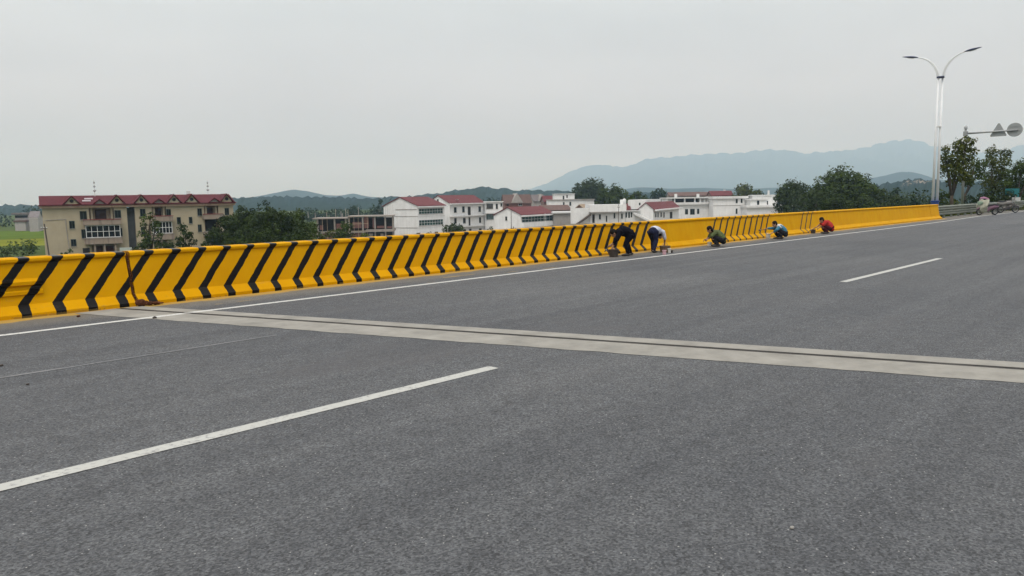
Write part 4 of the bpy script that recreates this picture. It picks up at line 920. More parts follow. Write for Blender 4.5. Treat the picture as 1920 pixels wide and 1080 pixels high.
H.box('roof', -.3, xe, -1.5, 6, z1 - .55, z1, WHITE2); H.box('wall', 0, xe - 1.4, 1.0, 6, 0, z1 - .553, wallmat('shaded_wall', (.42, .42, .42), (.2, .2, .2), .4))
for px in (1501, 1508, 1515, 1522): H.box('column', H.x(px) - .1, H.x(px) + .45, -1.2, -.75, 0, z1 - .553, WHITE)
# roofs further back
H = gabled('long dark brown tiled roof behind the flat white houses', 1255, 320, 5, 1331, 1250, 367, (1252.5, 361.5), BROWNR, GREYW)
H = gabled('brick house with red and pale roof patches behind the white box house', 1334, 305, 12, 1374, 1326, 366, (1330, 359), MATS['red_roof'], BRICK)
H.win(*H.rect(1345, 366.5, 1349, 371), cols=1); H.box('chimney', H.x(1362), H.x(1365), 2, 2.8, H.ze + .2, H.zr + .6, WHITE2)
H = Bld('wall', 'low pale yard wall just behind the barrier near the white houses', 1060, 150, 3, 'wall'); MB().box(0, H.x(1120), 0, .3, 0, H.z(1090, 420.5)).obj('wall_body', WHITE2, H.root); H.box('coping', -.05, H.x(1120) + .05, -.06, .36, H.z(1090, 420.5) + .003, H.z(1090, 420.5) + .12, CONC)
H.root.name = 'yard_wall'
H = gabled('distant grey house with a long dark balcony beyond the rice field', 62, 345, 25, 78, 52, 408, (57, 397), GREYR, wallmat('far_wall', (.34, .31, .30), (.2, .18, .17), .5))
H.win(*H.rect(64, 404, 69, 412), cols=2, fm=DFRAME)
H = Bld('house', 'distant low grey house with dark veranda at the left edge field', 26, 345, 4, group='houses beyond the rice field'); xe = H.x(54); z1 = H.z(40, 401)
H.box('wall', 0, xe, 0, 8, 0, z1 - .3, MATS['far_wall']); H.box('roof', -.6, xe + .4, -1.4, 8.4, z1 - .297, z1 + .5, GREYR); H.hole(*H.rect(28, 404, 52, 408.5), VOID, 'veranda_opening')
H.box('lower_roof', 1, xe, -3.4, -.05, H.z(40, 416), H.z(40, 413), BROWNR); H.box('lower_wall', 1.4, xe - .4, -3, -.06, 0, H.z(40, 416) - .01, MATS['far_wall'])
# ------------------------------------------------------------------ twin lamp post behind the end of the barrier
LWHITE = mat('lamp_white', (.68, .69, .70), .45, .06, 2); BLUE = mat('lamp_blue', (.018, .05, .19), .4, .15, 2); DKBLUE = mat('lamp_head', (.025, .035, .085), .4, .2, 2); STEEL = mat('galvanised', (.30, .31, .31), .5, .15, 4, .5)
ly = 15.32; lx = 59.15
for _ in range(40):      # stand it where the photo shows its foot: photo column 1753
    p = M.T @ np.array([lx, ly, 0.8 - EYE]); lx += (1752.5 - (960 + F_PX * p[0] / p[2])) * .03
root = thing('street_lamp', 'tall white twin armed street lamp behind the end of the yellow barrier', 'street lamp', (lx, ly, -.1))
ld = float((M.T @ np.array([lx, ly, 0]))[2])
zc = zat(1759, 148, ld) + .1; zb = zat(1753, 376, ld) + .1
for s in (-1, 1):
    q = RW * (.155 * s)
    MB().tube([(q.x, q.y, zb - .3), (q.x * .95, q.y * .95, zc)], [.095, .06], 12).obj('pole', LWHITE, root, smooth=True)
MB().lathe([(.30, 0), (.30, .06), (.26, .07), (.26, zb - .12), (.31, zb - .10), (.31, zb), (.0, zb + .01)], (0, 0, 0), 20).obj('base', BLUE, root)
MB().lathe([(0, zc - .07), (.25, zc - .07), (.25, zc + .03), (0, zc + .03)], (0, 0, 0), 14).obj('collar', DKBLUE, root)
MB().lathe([(.0, zb * .4 + zc * .6), (.19, zb * .4 + zc * .6), (.19, zb * .4 + zc * .6 + .05), (0, zb * .4 + zc * .6 + .05)], (0, 0, 0), 12).obj('brace', LWHITE, root)
zt_ = zat(1805, 100, ld - 1.1) + .1
for s in (-1, 1):       # arms reach out across the road and away from it
    rch = 1.5 if s < 0 else 1.6
    mb = MB()
    for o in (0, .11):
        pts = []
        for k in range(15):
            t = k / 14; a = t * PI / 2
            yy = s * (.10 + o * (1 - t) + (rch - .1) * (1 - math.cos(a)) ** 1.0 * .55 + (rch - .1) * .45 * t ** 1.6); pts.append((0, yy, zc - .05 + (zt_ - zc) * (math.sin(a) * .86 + .14 * t) - o * .9 * t * (1 - t)))
        mb.tube(pts, [.05 - .02 * k / 14 for k in range(15)], 8)
    arm = mb.obj('arm', LWHITE, root, smooth=True)
    e_ = Vector(pts[-1]); dr = Vector((0, s, .17)).normalized(); up = Vector((0, -s * .17, 1)).normalized()
    hd = MB(); prof = [(-.12, .03, .03), (0, .07, .06), (.18, .15, .09), (.42, .17, .09), (.68, .12, .065), (.90, .04, .03), (.94, .01, .01)]
    v = []; f = []
    for (t, w, h) in prof:
        c = e_ + dr * t
        for k in range(12):
            a = 2 * PI * k / 12; v.append(c + Vector((math.cos(a) * w, 0, 0)) + up * (math.sin(a) * h * (1.0 if math.sin(a) > 0 else .45)))
    for i in range(len(prof) - 1): f += [(i * 12 + k, i * 12 + (k + 1) % 12, (i + 1) * 12 + (k + 1) % 12, (i + 1) * 12 + k) for k in range(12)]
    h = hd.add(v, f).obj('lamp_head', DKBLUE, root, smooth=True)
    MB().prism([(e_.y + dr.y * .2, e_.z + dr.z * .2 - .045), (e_.y + dr.y * .6, e_.z + dr.z * .6 - .035), (e_.y + dr.y * .6, e_.z + dr.z * .6 - .06), (e_.y + dr.y * .2, e_.z + dr.z * .2 - .07)], 'x', -.09, .09).obj('lens', SHUT, h)

# ------------------------------------------------------------------ sign gantry: a post with a cantilever arm and two signs seen from behind
gd = 73.0; gx, gy = place(1805, gd); gz = -.15
root = thing('sign_gantry', 'grey cantilever gantry post among the roadside trees by the lamp post', 'sign gantry', (gx, gy, gz))
za = zat(1806, 251.5, gd) - gz
MB().tube([(0, 0, 0), (0, 0, za + .45)], [.13, .10], 14).obj('post', STEEL, root, smooth=True)
MB().lathe([(.0, za + .45), (.16, za + .45), (.14, za + .62), (.05, za + .75), (0, za + .76)], (0, 0, 0), 12).obj('cap', STEEL, root)
MB().lathe([(.2, za - .22), (.2, za + .2)], (0, 0, 0), 14).obj('clamp', STEEL, root)
AL = 1.0
def yat(px):      # how far along the arm (towards -Y) a photo column lies
    r = ray(px, hor(px)); t = gx / r[0] if abs(r[0]) > 1e-6 else 0
    return r[1] * t - gy
MB().tube([(0, 0, za), (0, yat(1902), za + .04)], [.085, .06], 10).obj('arm', STEEL, root, smooth=True)
SIGN = mat('sign_back', (.29, .30, .30), .55, .12, 1.2, .3)
yt = yat(1865.5); yc = yat(1895.5)
ta = thing('road_sign', 'grey back of a triangular road sign hung on the gantry arm', 'road sign', (gx + .12, gy + yt, gz + za), 0, 'signs on the gantry')
wt = abs(yat(1881) - yat(1850)) / 2; ht0 = zat(1865, 257, gd) - gz - za - .1; ht1 = zat(1865, 233.5, gd) - gz - za - .1
tri = [(-wt, ht0 + .08), (-wt + .06, ht0), (wt - .06, ht0), (wt, ht0 + .08), (.07, ht1), (-.07, ht1)]
MB().prism(tri, 'x', 0, .03).obj('panel', SIGN, ta)
for z_ in (-.04, ht0 + .25): MB().box(-.03, -.003, -wt * .55, wt * .55, z_, z_ + .06).obj('rail', STEEL, ta)
ca = thing('road_sign', 'grey back of a round road sign at the far end of the gantry arm', 'road sign', (gx + .12, gy + yc, gz + za + .02), 0, 'signs on the gantry')
rc = abs(yat(1910.5) - yat(1880.5)) / 2; MB().lathe([(0, 0), (rc - .02, 0), (rc, .012), (rc, .03), (0, .03)], (0, 0, .07), 40, 'x').obj('panel', SIGN, ca)
for z_ in (-.05, .35): MB().box(-.03, -.003, -rc * .7, rc * .7, z_, z_ + .06).obj('rail', STEEL, ca)
# teal notice board beyond the motorbikes
TEAL = mat('board_teal', (.012, .12, .13), .6, .15, 1.5)
bx, by = place(1898, 86); z0 = zat(1898, 378, 86); z1 = zat(1898, 353.5, 86); wb = 26 * 86 / F_PX
root = thing('notice_board', 'plain teal board on two posts behind the parked motorbikes', 'board', (bx, by, -.4), math.atan2(RW.y, RW.x))
MB().box(-wb / 2, wb / 2, -.03, .03, z0 + .4, z1 + .4).obj('panel', TEAL, root)
MB().box(-wb / 2, wb / 2, -.045, -.033, z0 + .4, z0 + .4 + (z1 - z0) * .18).obj('lower_band', mat('board_pale', (.20, .23, .25), .6, .2, 2), root)
for s in (-1, 1): MB().tube([(s * wb * .38, .06, -.3), (s * wb * .38, .06, z1 + .3)], .045, 8).obj('post', STEEL, root)

# ------------------------------------------------------------------ crash rail beyond the barrier
GREYG = mat('rail_green_grey', (.16, .175, .145), .55, .25, 3, .2)
root = thing('guardrail', 'grey green double crash rail on posts running on from the barrier end', 'guardrail', (0, 0, 0))
ry = 14.75
for (zz) in (.36, .70): wbeam(MB(), WALL_END - 1.0, 100, ry, zz, n=40).obj('rail', GREYG, root)
for k in range(21):
    x = WALL_END + .5 + 2 * k
    MB().box(x - .06, x + .06, ry + .005, ry + .13, -.2, .88).obj('post', GREYG, root)
# ------------------------------------------------------------------ scooter and motorbike parked at the crash rail
TYRE = mat('tyre', (.018, .018, .018), .85, .3, 8); BLK = mat('black_plastic', (.02, .02, .021), .5, .3, 5); CHROME = mat('dull_chrome', (.25, .25, .25), .35, .2, 5, .7)
QUILT = mat('apron_cream', (.33, .33, .26), .9, .4, 3.5, bumpk=.4); PINKC = mat('pink_cloth', (.36, .18, .27), .85, .35, 4, bumpk=.3); MAUVE = mat('mauve_paint', (.13, .065, .095), .4, .3, 3); SILVER = mat('silver_paint', (.13, .12, .11), .45, .3, 2.5)
GREENC = mat('apron_green', (.20, .27, .20), .9, .3, 3)
def wheel(root, x, r=.25, w=.09, name='wheel'):
    prof = [(r - w * .5, -w * .38), (r - w * .12, -w * .45), (r, -w * .2), (r, w * .2), (r - w * .12, w * .45), (r - w * .5, w * .38)]
    t = MB().lathe(prof, (x, 0, r), 24, 'y').obj(name, TYRE, root, smooth=True)
    mb = MB(); mb.lathe([(r - w * .45, -.03), (r - w * .65, -.028), (r - w * .65, .028), (r - w * .45, .03)], (x, 0, r), 24, 'y')
    for k in range(5):
        a = 2 * PI * k / 5; mb.tube([(x, 0, r), (x + math.cos(a) * (r - w * .6), 0, r + math.sin(a) * (r - w * .6))], .014, 6)
    mb.lathe([(0, -.05), (.05, -.05), (.05, .05), (0, .05)], (x, 0, r), 12, 'y'); mb.obj('rim', CHROME, t)
    return t
def smoothbody(mb, name, m, parent, vox=.02, it=5):
    """melt overlapping tubes and ellipsoids of one part into one continuous surface"""
    o = mb.obj('tmp', None, None, fix=True)
    a = o.modifiers.new('r', 'REMESH'); a.mode = 'VOXEL'; a.voxel_size = vox
    if it: s = o.modifiers.new('s', 'SMOOTH'); s.factor = .5; s.iterations = it
    dg = bpy.context.evaluated_depsgraph_get(); dg.update()
    me = bpy.data.meshes.new_from_object(o.evaluated_get(dg)); old = o.data
    bpy.data.objects.remove(o); bpy.data.meshes.remove(old)
    me.materials.clear(); me.materials.append(m); me.polygons.foreach_set('use_smooth', [True] * len(me.polygons)); me.name = name
    return link(name, me, parent)
# scooter facing the camera side (local +x = forward)
s1 = thing('scooter', 'parked mauve scooter with a pale quilted wind apron and pink cover', 'scooter', (68.0, 13.55, .004), R(180 - 44))
wheel(s1, .62, .25, .13); wheel(s1, -.60, .25, .15)
mb = MB(); mb.tube([(.62, .075, .25), (.56, .075, .52), (.47, 0, .75)], .028, 8); mb.tube([(.62, -.075, .25), (.56, -.075, .52), (.47, 0, .75)], .028, 8); mb.tube([(.49, 0, .62), (.36, 0, 1.02)], .03, 8); mb.obj('fork', BLK, s1, smooth=True)
mb = MB(); mb.tube([(-.80, 0, .62), (-.5, 0, .60), (-.2, 0, .52), (.02, 0, .34), (.3, 0, .30)], [.10, .17, .16, .12, .10], 14, 'round'); mb.tube([(.3, 0, .30), (.42, 0, .55), (.36, 0, .95)], [.13, .17, .10], 14, 'round', ((1, 0, .2), .45)); mb.tube([(.42, 0, .52), (.62, 0, .555), (.82, 0, .46)], [.06, .08, .05], 10, 'round')
smoothbody(mb, 'body', MAUVE, s1)
mb = MB(); mb.tube([(-.85, 0, .76), (-.5, 0, .79), (-.1, 0, .74)], [.11, .15, .12], 14, 'round', ((0, 0, 1), .5)); smoothbody(mb, 'seat', BLK, s1)
mb = MB(); mb.tube([(.30, .34, 1.0), (.36, .12, 1.04), (.36, -.12, 1.04), (.30, -.34, 1.0)], .016, 8); mb.obj('handlebar', BLK, s1, smooth=True)
for s in (-1, 1):
    g = MB().tube([(.33, s * .2, 1.05), (.36, s * .32, 1.24)], .008, 6).obj('mirror', BLK, s1); MB().ell((.355, s * .33, 1.29), (.02, .07, .05)).obj('mirror_glass', CHROME, g)
# the wind apron: a padded sheet hung over handlebar and knees
v = []; f = []; na, nb_ = 16, 14
for th in (0, 1):
    for i in range(na + 1):
        t = i / na
        for j in range(nb_ + 1):
            s = j / nb_ * 2 - 1
            x = .50 + .22 * math.sin(t * 2.2) - .10 * t - .22 * s * s + .02 * math.sin(9 * t + 3 * s) - .045 * th; wv = .46 + .18 * math.sin(t * PI) + .05 * math.sin(5 * t + s)
            v.append((x, s * wv, 1.18 - .98 * t + .05 * math.cos(6 * s)))
q = (na + 1) * (nb_ + 1)
for i in range(na):
    for j in range(nb_):
        a = i * (nb_ + 1) + j; f += [(a, a + 1, a + nb_ + 2, a + nb_ + 1), (q + a, q + a + nb_ + 1, q + a + nb_ + 2, q + a + 1)]
rim = [j for j in range(nb_)] ; 
for j in range(nb_): f += [(j, q + j, q + j + 1, j + 1), (na * (nb_ + 1) + j, na * (nb_ + 1) + j + 1, q + na * (nb_ + 1) + j + 1, q + na * (nb_ + 1) + j)]
for i in range(na): a = i * (nb_ + 1); b_ = (i + 1) * (nb_ + 1); f += [(a, b_, q + b_, q + a), (a + nb_, q + a + nb_, q + b_ + nb_, b_ + nb_)]
MB().add(v, f).obj('wind_apron', QUILT, s1, smooth=True)
mb = MB(); mb.tube([(.60, .26, .95), (.66, .1, .90), (.66, -.1, .90), (.60, -.26, .95)], [.10, .16, .16, .10], 12, 'round', ((1, 0, 0), .25)); smoothbody(mb, 'apron_pocket', GREENC, s1)
mb = MB(); mb.tube([(.30, .50, 1.22), (.42, .2, 1.30), (.44, -.15, 1.27), (.30, -.5, 1.12)], [.06, .09, .09, .06], 12, 'round', ((1, 0, 0), .6)); mb.tube([(.28, .42, 1.22), (.30, 0, 1.30), (.25, -.44, 1.14)], [.04, .06, .04], 10, 'round'); smoothbody(mb, 'pink_cover', PINKC, s1)
mb = MB(); mb.tube([(-.35, .05, .06), (-.30, .16, .28)], .014, 6); mb.tube([(-.3, 0, .3), (-.28, .2, .01)], .014, 6); mb.obj('stand', BLK, s1)
# motorbike facing away up the road
s2 = thing('motorbike', 'parked silver grey motorbike with a white front basket by the crash rail', 'motorbike', (75.0, 13.5, .004), R(-46))
wheel(s2, .66, .29, .13); wheel(s2, -.60, .28, .16)
mb = MB(); mb.tube([(.66, .07, .29), (.50, .07, .80), (.42, .05, 1.0)], .026, 8); mb.tube([(.66, -.07, .29), (.50, -.07, .80), (.42, -.05, 1.0)], .026, 8); mb.obj('fork', CHROME, s2, smooth=True)
mb = MB(); mb.tube([(.42, 0, .66), (.2, 0, .82), (-.15, 0, .80), (-.55, 0, .72), (-.82, 0, .80)], [.10, .19, .18, .18, .09], 14, 'round'); mb.tube([(.3, 0, .62), (.05, 0, .42), (-.35, 0, .42)], [.12, .17, .13], 12, 'round'); smoothbody(mb, 'body', SILVER, s2)
mb = MB(); mb.tube([(.10, 0, .44), (-.2, 0, .38)], [.19, .18], 10, 'round'); mb.tube([(.15, -.12, .36), (-.3, -.16, .26), (-.85, -.18, .34)], [.03, .035, .05], 8, 'round'); smoothbody(mb, 'engine', mat('engine', (.035, .03, .03), .6, .4, 8, 0), s2)
mb = MB(); mb.tube([(-.70, 0, .95), (-.35, 0, .93), (.0, 0, .90)], [.12, .15, .11], 14, 'round', ((0, 0, 1), .45)); smoothbody(mb, 'seat', BLK, s2)
mb = MB(); mb.tube([(.30, .36, 1.08), (.40, .12, 1.06), (.40, -.12, 1.06), (.30, -.36, 1.08)], .016, 8); mb.obj('handlebar', BLK, s2, smooth=True)
for s in (-1, 1):
    g = MB().tube([(.36, s * .22, 1.08), (.38, s * .33, 1.28)], .008, 6).obj('mirror', BLK, s2); MB().ell((.38, s * .34, 1.33), (.02, .08, .055)).obj('mirror_glass', CHROME, g)
mb = MB(); mb.tube([(.40, 0, .60), (.62, 0, .62), (.90, 0, .52), (.98, 0, .38)], [.06, .085, .08, .05], 10, 'round'); smoothbody(mb, 'mudguard', SILVER, s2)
mb = MB()   # open white basket
for a, b_, c, d_ in ((.48, .51, -.24, .24), (.86, .89, -.24, .24)): mb.box(a, b_, c, d_, .98, 1.26)
for c, d_ in ((-.24, -.21), (.21, .24)): mb.box(.511, .859, c, d_, .98, 1.26)
mb.box(.511, .859, -.209, .209, .98, 1.01); mb.obj('basket', mat('basket_white', (.42, .42, .40), .5, .1, 4), s2)
b1 = thing('bag', 'dark bundled bag stuffed in the white basket of the motorbike', 'bag', (75.45, 13.02, 1.03), 0)
mb = MB(); mb.ell((0, 0, .06), (.14, .16, .16)); mb.ell((.05, .05, .18), (.07, .07, .1)); mb.ell((-.06, -.05, .17), (.06, .06, .09)); smoothbody(mb, 'cloth', BLK, b1)

# ------------------------------------------------------------------ tubs, pots and brushes of the painters
DTUB = mat('tub_dark', (.05, .04, .034), .7, .4, 6); WPAINT = mat('paint_yellow', (.6, .36, .02), .4, .2, 6); TIN = mat('tin_pale', (.52, .50, .46), .5, .25, 8); PNK = mat('tin_pink', (.50, .30, .33), .5, .2, 8); WOODB = mat('brush_wood', (.10, .06, .035), .7, .3, 8); BASK = mat('basket_brown', (.14, .09, .055), .85, .4, 14, bumpk=.4)
def at_ground(px, py):
    r = ray(px, py); t = (.008 - EYE) / r[2]; return r[0] * t, r[1] * t
def tub(name, lab, px, py, r0, r1, h, m, inside=DTUB, handle=True, cat='bucket'):
    x, y = at_ground(px, py); rt = thing(name, lab, cat, (x, y, .006))
    MB().lathe([(0, 0), (r0, 0), (r1, h), (r1 + .012, h + .004), (r1 + .012, h - .012), (r1 - .012, h - .014), (r0 - .01, .03), (0, .03)], (0, 0, 0), 22).obj('shell', m, rt, smooth=False)
    MB().lathe([(0, h * .7), (r0 + (r1 - r0) * .68, h * .7)], (0, 0, 0), 22).obj('contents', inside, rt)
    if handle:
        mb = MB(); mb.tube([(math.cos(a) * r1, .0, h + math.sin(a) * r1 * .55) for a in np.linspace(0, PI, 12)], .006, 6); mb.obj('handle', CHROME, rt)
    return rt
tub('bucket', 'dark tub on the gutter before the dark clothed worker', 1150.5, 481.5, .125, .16, .22, DTUB, mat('paint_black', (.015, .015, .015), .3, .2, 5), False)
tub('basket', 'brown round basket beside the worker in the pale shirt', 1246.5, 472.5, .14, .18, .20, BASK, mat('rags', (.30, .20, .17), .9, .5, 12), True, 'basket')
tub('paint_tin', 'small pinkish tin lying nearest the road by the brown basket', 1245.5, 477, .055, .06, .13, PNK, WPAINT, False, 'paint tin')
tub('paint_tin', 'small pale tin right of the brown basket', 1255, 474, .045, .05, .14, TIN, WPAINT, False, 'paint tin')
tub('paint_tin', 'small dark pot right of the pale tin near the basket', 1259, 473.6, .04, .05, .07, DTUB, WPAINT, False, 'paint tin')
tub('paint_tin', 'pale paint tin before the worker in the blue and white top', 1440, 447, .085, .09, .19, TIN, mat('paint_black', (.015, .015, .015)), True, 'paint tin')
tub('paint_tin', 'dark paint pot before the worker in the red jacket', 1524.5, 437.4, .10, .11, .17, DTUB, mat('paint_black', (.015, .015, .015)), True, 'paint tin')
tub('paint_tin', 'pale pot at the feet of the worker in the green jacket', 1330.5, 461.5, .07, .08, .14, TIN, WPAINT, True, 'paint tin')
# stray bits on the road: pebbles and torn scraps
GRAV = mat('pebble', (.26, .25, .23), .9, .3, 30)
for i, (px, py, r, lab) in enumerate(((1485, 990, .014, 'single grey pebble on the open asphalt, lower right'), (3, 686, .022, 'dark crumb of asphalt near the left edge of the road'), (52, 721, .016, 'small dark crumb on the asphalt by the faded line'), (290, 597, .035, 'dark scrap on the white edge line by the joint'), (147, 594, .03, 'brown scrap at the foot of the near striped barrier'))):
    x, y = at_ground(px, py); mb = MB(); mb.ell((0, 0, r * .5), (r, r * .8, r * .6), 10, 7)
    mb.v = [(a + random.uniform(-.15, .15) * r, b_ + random.uniform(-.15, .15) * r, c) for a, b_, c in mb.v]
    o = mb.obj('pebble' if i < 3 else 'scrap', GRAV if i == 0 else RUST if i == 4 else DTUB, None, smooth=True); o.location = (x, y, .004); tag(o, lab, 'pebble' if i < 3 else 'scrap')
# ------------------------------------------------------------------ the painters
SKIN = mat('skin', (.30, .17, .11), .6, .15, 8); HAIR = mat('hair', (.008, .006, .005), .7, .4, 10, spec=.1); SHOE = mat('shoe', (.035, .032, .03), .7, .4, 10)
def cloth(name, col, var=.28): return mat(name, col, .9, var, 5, bumpk=.35, spec=.06)
def vlerp(a, b, t): return Vector(a).lerp(Vector(b), t)
def person(label, loc, rz, J, up_m, low_m, hair='short', scale=1.0, sleeve=.5, bulk=1.0, extra=None, shade=None):
    """J: joints in the person's own axes (x forward, y left, z up) - one continuous skin, with clothes, hair and shoes over it"""
    root = thing('person', label, 'person', loc, rz, 'workers painting the barrier'); root.scale = (scale,) * 3
    g = lambda k: Vector(J[k])
    pel, mid, che, nec, hea = g('pelvis'), g('mid'), g('chest'), g('neck'), g('head'); face = Vector(J['face']).normalized()
    side = Vector((0, 1, 0)); side = (side - face * side.dot(face)).normalized(); crown_ = face.cross(side).normalized()
    if crown_.dot(hea - nec) < 0: crown_ = -crown_
    b = MB()
    # torso, neck, head with brow, nose, chin and ears
    b.tube([pel, mid, che, nec], [.125, .115, .125, .055], 16, 'round', (tuple((che - pel).cross(side).normalized()), .78))
    b.tube([vlerp(che, nec, .6), vlerp(nec, hea, .6)], [.055, .052], 12, 'round')
    rot = Matrix((tuple(face), tuple(side), tuple(crown_))).transposed()
    b.ell(hea + crown_ * .025, (.096, .076, .105), 18, 12, rot); b.ell(hea + face * .03 - crown_ * .055, (.062, .058, .068), 14, 9, rot)
    b.tube([hea + face * .088 + crown_ * .02, hea + face * .112 - crown_ * .022, hea + face * .095 - crown_ * .03], [.009, .016, .012], 8, 'round')
    b.ell(hea + face * .072 - crown_ * .088, (.026, .03, .022), 10, 7, rot); b.tube([hea + face * .09 - side * .022 - crown_ * .055, hea + face * .098 - crown_ * .054, hea + face * .09 + side * .022 - crown_ * .055], .008, 6, 'round')
    b.tube([hea + face * .082 - side * .05 + crown_ * .035, hea + face * .096 + crown_ * .032, hea + face * .082 + side * .05 + crown_ * .035], .010, 6, 'round')
    for s in (-1, 1): b.ell(hea + side * s * .078 - crown_ * .005, (.022, .012, .032), 10, 7, rot)
    for sd in ('l', 'r'):
        sh, el, wr, hd = g('sh' + sd), g('el' + sd), g('wr' + sd), g('ha' + sd)
        b.tube([vlerp(sh, che, .35), sh, vlerp(sh, el, .45), el, vlerp(el, wr, .35), wr], [.055, .055, .046, .038, .037, .025], 12, 'round')
        # hand: palm, four bent fingers of different lengths, a thumb from the side of the palm
        d = (hd - wr).normalized(); pn = Vector(J.get('palm' + sd, (0, 0, -1))); pn = (pn - d * pn.dot(d)).normalized(); lat = d.cross(pn) * (1 if sd == 'l' else -1)
        b.tube([wr, wr + d * .045, wr + d * .085], [.025, .036, .036], 12, 'round', (tuple(pn), .5))
        for k, ln in enumerate((.066, .076, .070, .054)):
            o = wr + d * .082 + lat * (.027 - .018 * k); c1 = o + d * ln * .5 + pn * .010; c2 = c1 + d * ln * .30 + pn * ln * .42; c3 = c2 - d * ln * .05 + pn * ln * .40
            b.tube([o - d * .02, o, c1, c2, c3], [.0095, .0095, .009, .0085, .007], 8, 'round')
        o = wr + d * .025 + lat * .030; b.tube([o - lat * .012, o + d * .022 + lat * .018 + pn * .008, o + d * .048 + lat * .022 + pn * .03], [.013, .011, .009], 8, 'round')
        hp, kn, an, to = g('hi' + sd), g('kn' + sd), g('an' + sd), g('to' + sd)
        b.tube([hp, vlerp(hp, kn, .4), kn, vlerp(kn, an, .35), an], [.088, .078, .056, .055, .036], 12, 'round'); b.tube([vlerp(hp, pel, .3), hp], [.10, .088], 12, 'round')
        b.tube([an - (to - an) * .25 - Vector((0, 0, .03)), vlerp(an, to, .5) - Vector((0, 0, .02)), to], [.034, .036, .026], 10, 'round')
    smoothbody(b, 'body', SKIN, root, .0055, 3)
    for s in (-1, 1): MB().ell(hea + face * .081 + side * s * .032 + crown_ * .012, (.011, .013, .008), 10, 7, rot).obj('eye', BLK, root, smooth=True)
    # upper garment
    c = MB(); k = bulk; ax = tuple((che - pel).cross(side).normalized())
    c.tube([vlerp(pel, mid, .12), mid, vlerp(mid, che, .5), che, vlerp(che, nec, .62)], [.145 * k, .145 * k, .155 * k, .150 * k, .085], 18, 'round', (ax, .84))
    c.tube([vlerp(che, nec, .55), vlerp(che, nec, 1.02)], [.075, .064], 12)
    for sd in ('l', 'r'):
        sh, el, wr = g('sh' + sd), g('el' + sd), g('wr' + sd); pts = [vlerp(sh, che, .45), sh, vlerp(sh, el, .5)]; rr = [.085 * k, .075 * k, .066 * k]
        if sleeve > .5: pts += [el, vlerp(el, wr, (sleeve - .5) * 2)]; rr += [.060 * k, .046]
        else: pts += [vlerp(sh, el, .5 + sleeve)]; rr += [.062 * k]
        c.tube(pts, rr, 12, 'round')
    # a few folds
    rng = random.Random(label)
    for i in range(9):
        t = rng.uniform(.05, .95); o = vlerp(pel, che, t); a = rng.uniform(0, 6.28); q = Vector((0, math.cos(a), 0)) + Vector(ax) * math.sin(a)
        c.tube([o + q * .135 * k - side * .05, o + q * .150 * k + Vector((rng.uniform(-.03, .03), 0, 0)), o + q * .135 * k + side * .05], .014, 6, 'round')
    up = smoothbody(c, 'jacket', up_m, root, .011, 4)
    if extra: extra(root, J, side, ax)
    t = MB()
    t.tube([vlerp(pel, mid, -.28), pel, vlerp(pel, mid, .38)], [.135, .150 * k, .140 * k], 16, 'round', (ax, .88))
    for sd in ('l', 'r'):
        hp, kn, an = g('hi' + sd), g('kn' + sd), g('an' + sd)
        t.tube([vlerp(hp, pel, .35), hp, vlerp(hp, kn, .45), kn, vlerp(kn, an, .45), vlerp(kn, an, .94)], [.122, .112, .098, .080, .074, .062], 14, 'round')
    smoothbody(t, 'trousers', low_m, root, .011, 4)
    for sd in ('l', 'r'):
        an, to = g('an' + sd), g('to' + sd); z_ = Vector((0, 0, 1)); f_ = MB(); dd = (to - an); dd.z = 0; dd.normalize(); heel = Vector((an.x, an.y, an.z - .028)) - dd * .05; tip = Vector((to.x, to.y, to.z)) + dd * .03
        f_.tube([heel, vlerp(heel, tip, .5), tip], [.046, .050, .038], 12, 'round', ((0, 0, 1), .8)); f_.tube([an - Vector((0, 0, .03)), an + Vector((0, 0, .01))], [.048, .044], 10, 'round'); smoothbody(f_, 'shoe', SHOE, root, .010, 2)
    h = MB(); h.ell(hea + crown_ * .042 - face * .016, (.104, .090, .100), 18, 12, rot); h.ell(hea - face * .05 - crown_ * .01, (.062, .082, .085), 16, 10, rot)
    if hair == 'bun': h.ell(hea - face * .12 + crown_ * .03, (.05, .05, .05), 12, 8)
    if hair == 'bob':
        h.ell(hea - face * .055 - crown_ * .055, (.06, .090, .085), 14, 9, rot)
    for i in range(16):
        a = i * 2.4; q = face * math.cos(a) * .07 + side * math.sin(a) * .065; h.tube([hea + crown_ * .11 + q * .5, hea + crown_ * .09 + q * 1.15 - face * .02], [.02, .012], 6, 'round')
    smoothbody(h, 'hair', HAIR, root, .008, 1)
    return root
def brush(lab, root, J, sd, out, ln=.22):
    """a paint brush held in a hand"""
    rt = thing('paint_brush', lab, 'brush'); rt.matrix_world = Matrix.Translation(root.location) @ Matrix.Rotation(root.rotation_euler.z, 4, 'Z') @ Matrix.Scale(root.scale[0], 4)
    wr, hd = Vector(J['wr' + sd]), Vector(J['ha' + sd]); c = wr + (hd - wr).normalized() * .10 + Vector(J.get('palm' + sd, (0, 0, -1))).normalized() * .022; o = Vector(out).normalized()
    MB().tube([c - o * .05, c + o * ln * .6], [.012, .010], 8).obj('handle', WOODB, rt); MB().tube([c + o * ln * .6, c + o * ln * .72], [.018, .024], 10, True, ((1, 0, 0), .6)).obj('ferrule', CHROME, rt); MB().tube([c + o * ln * .72, c + o * ln], [.025, .020], 10, True, ((1, 0, 0), .6)).obj('bristles', BLK, rt)
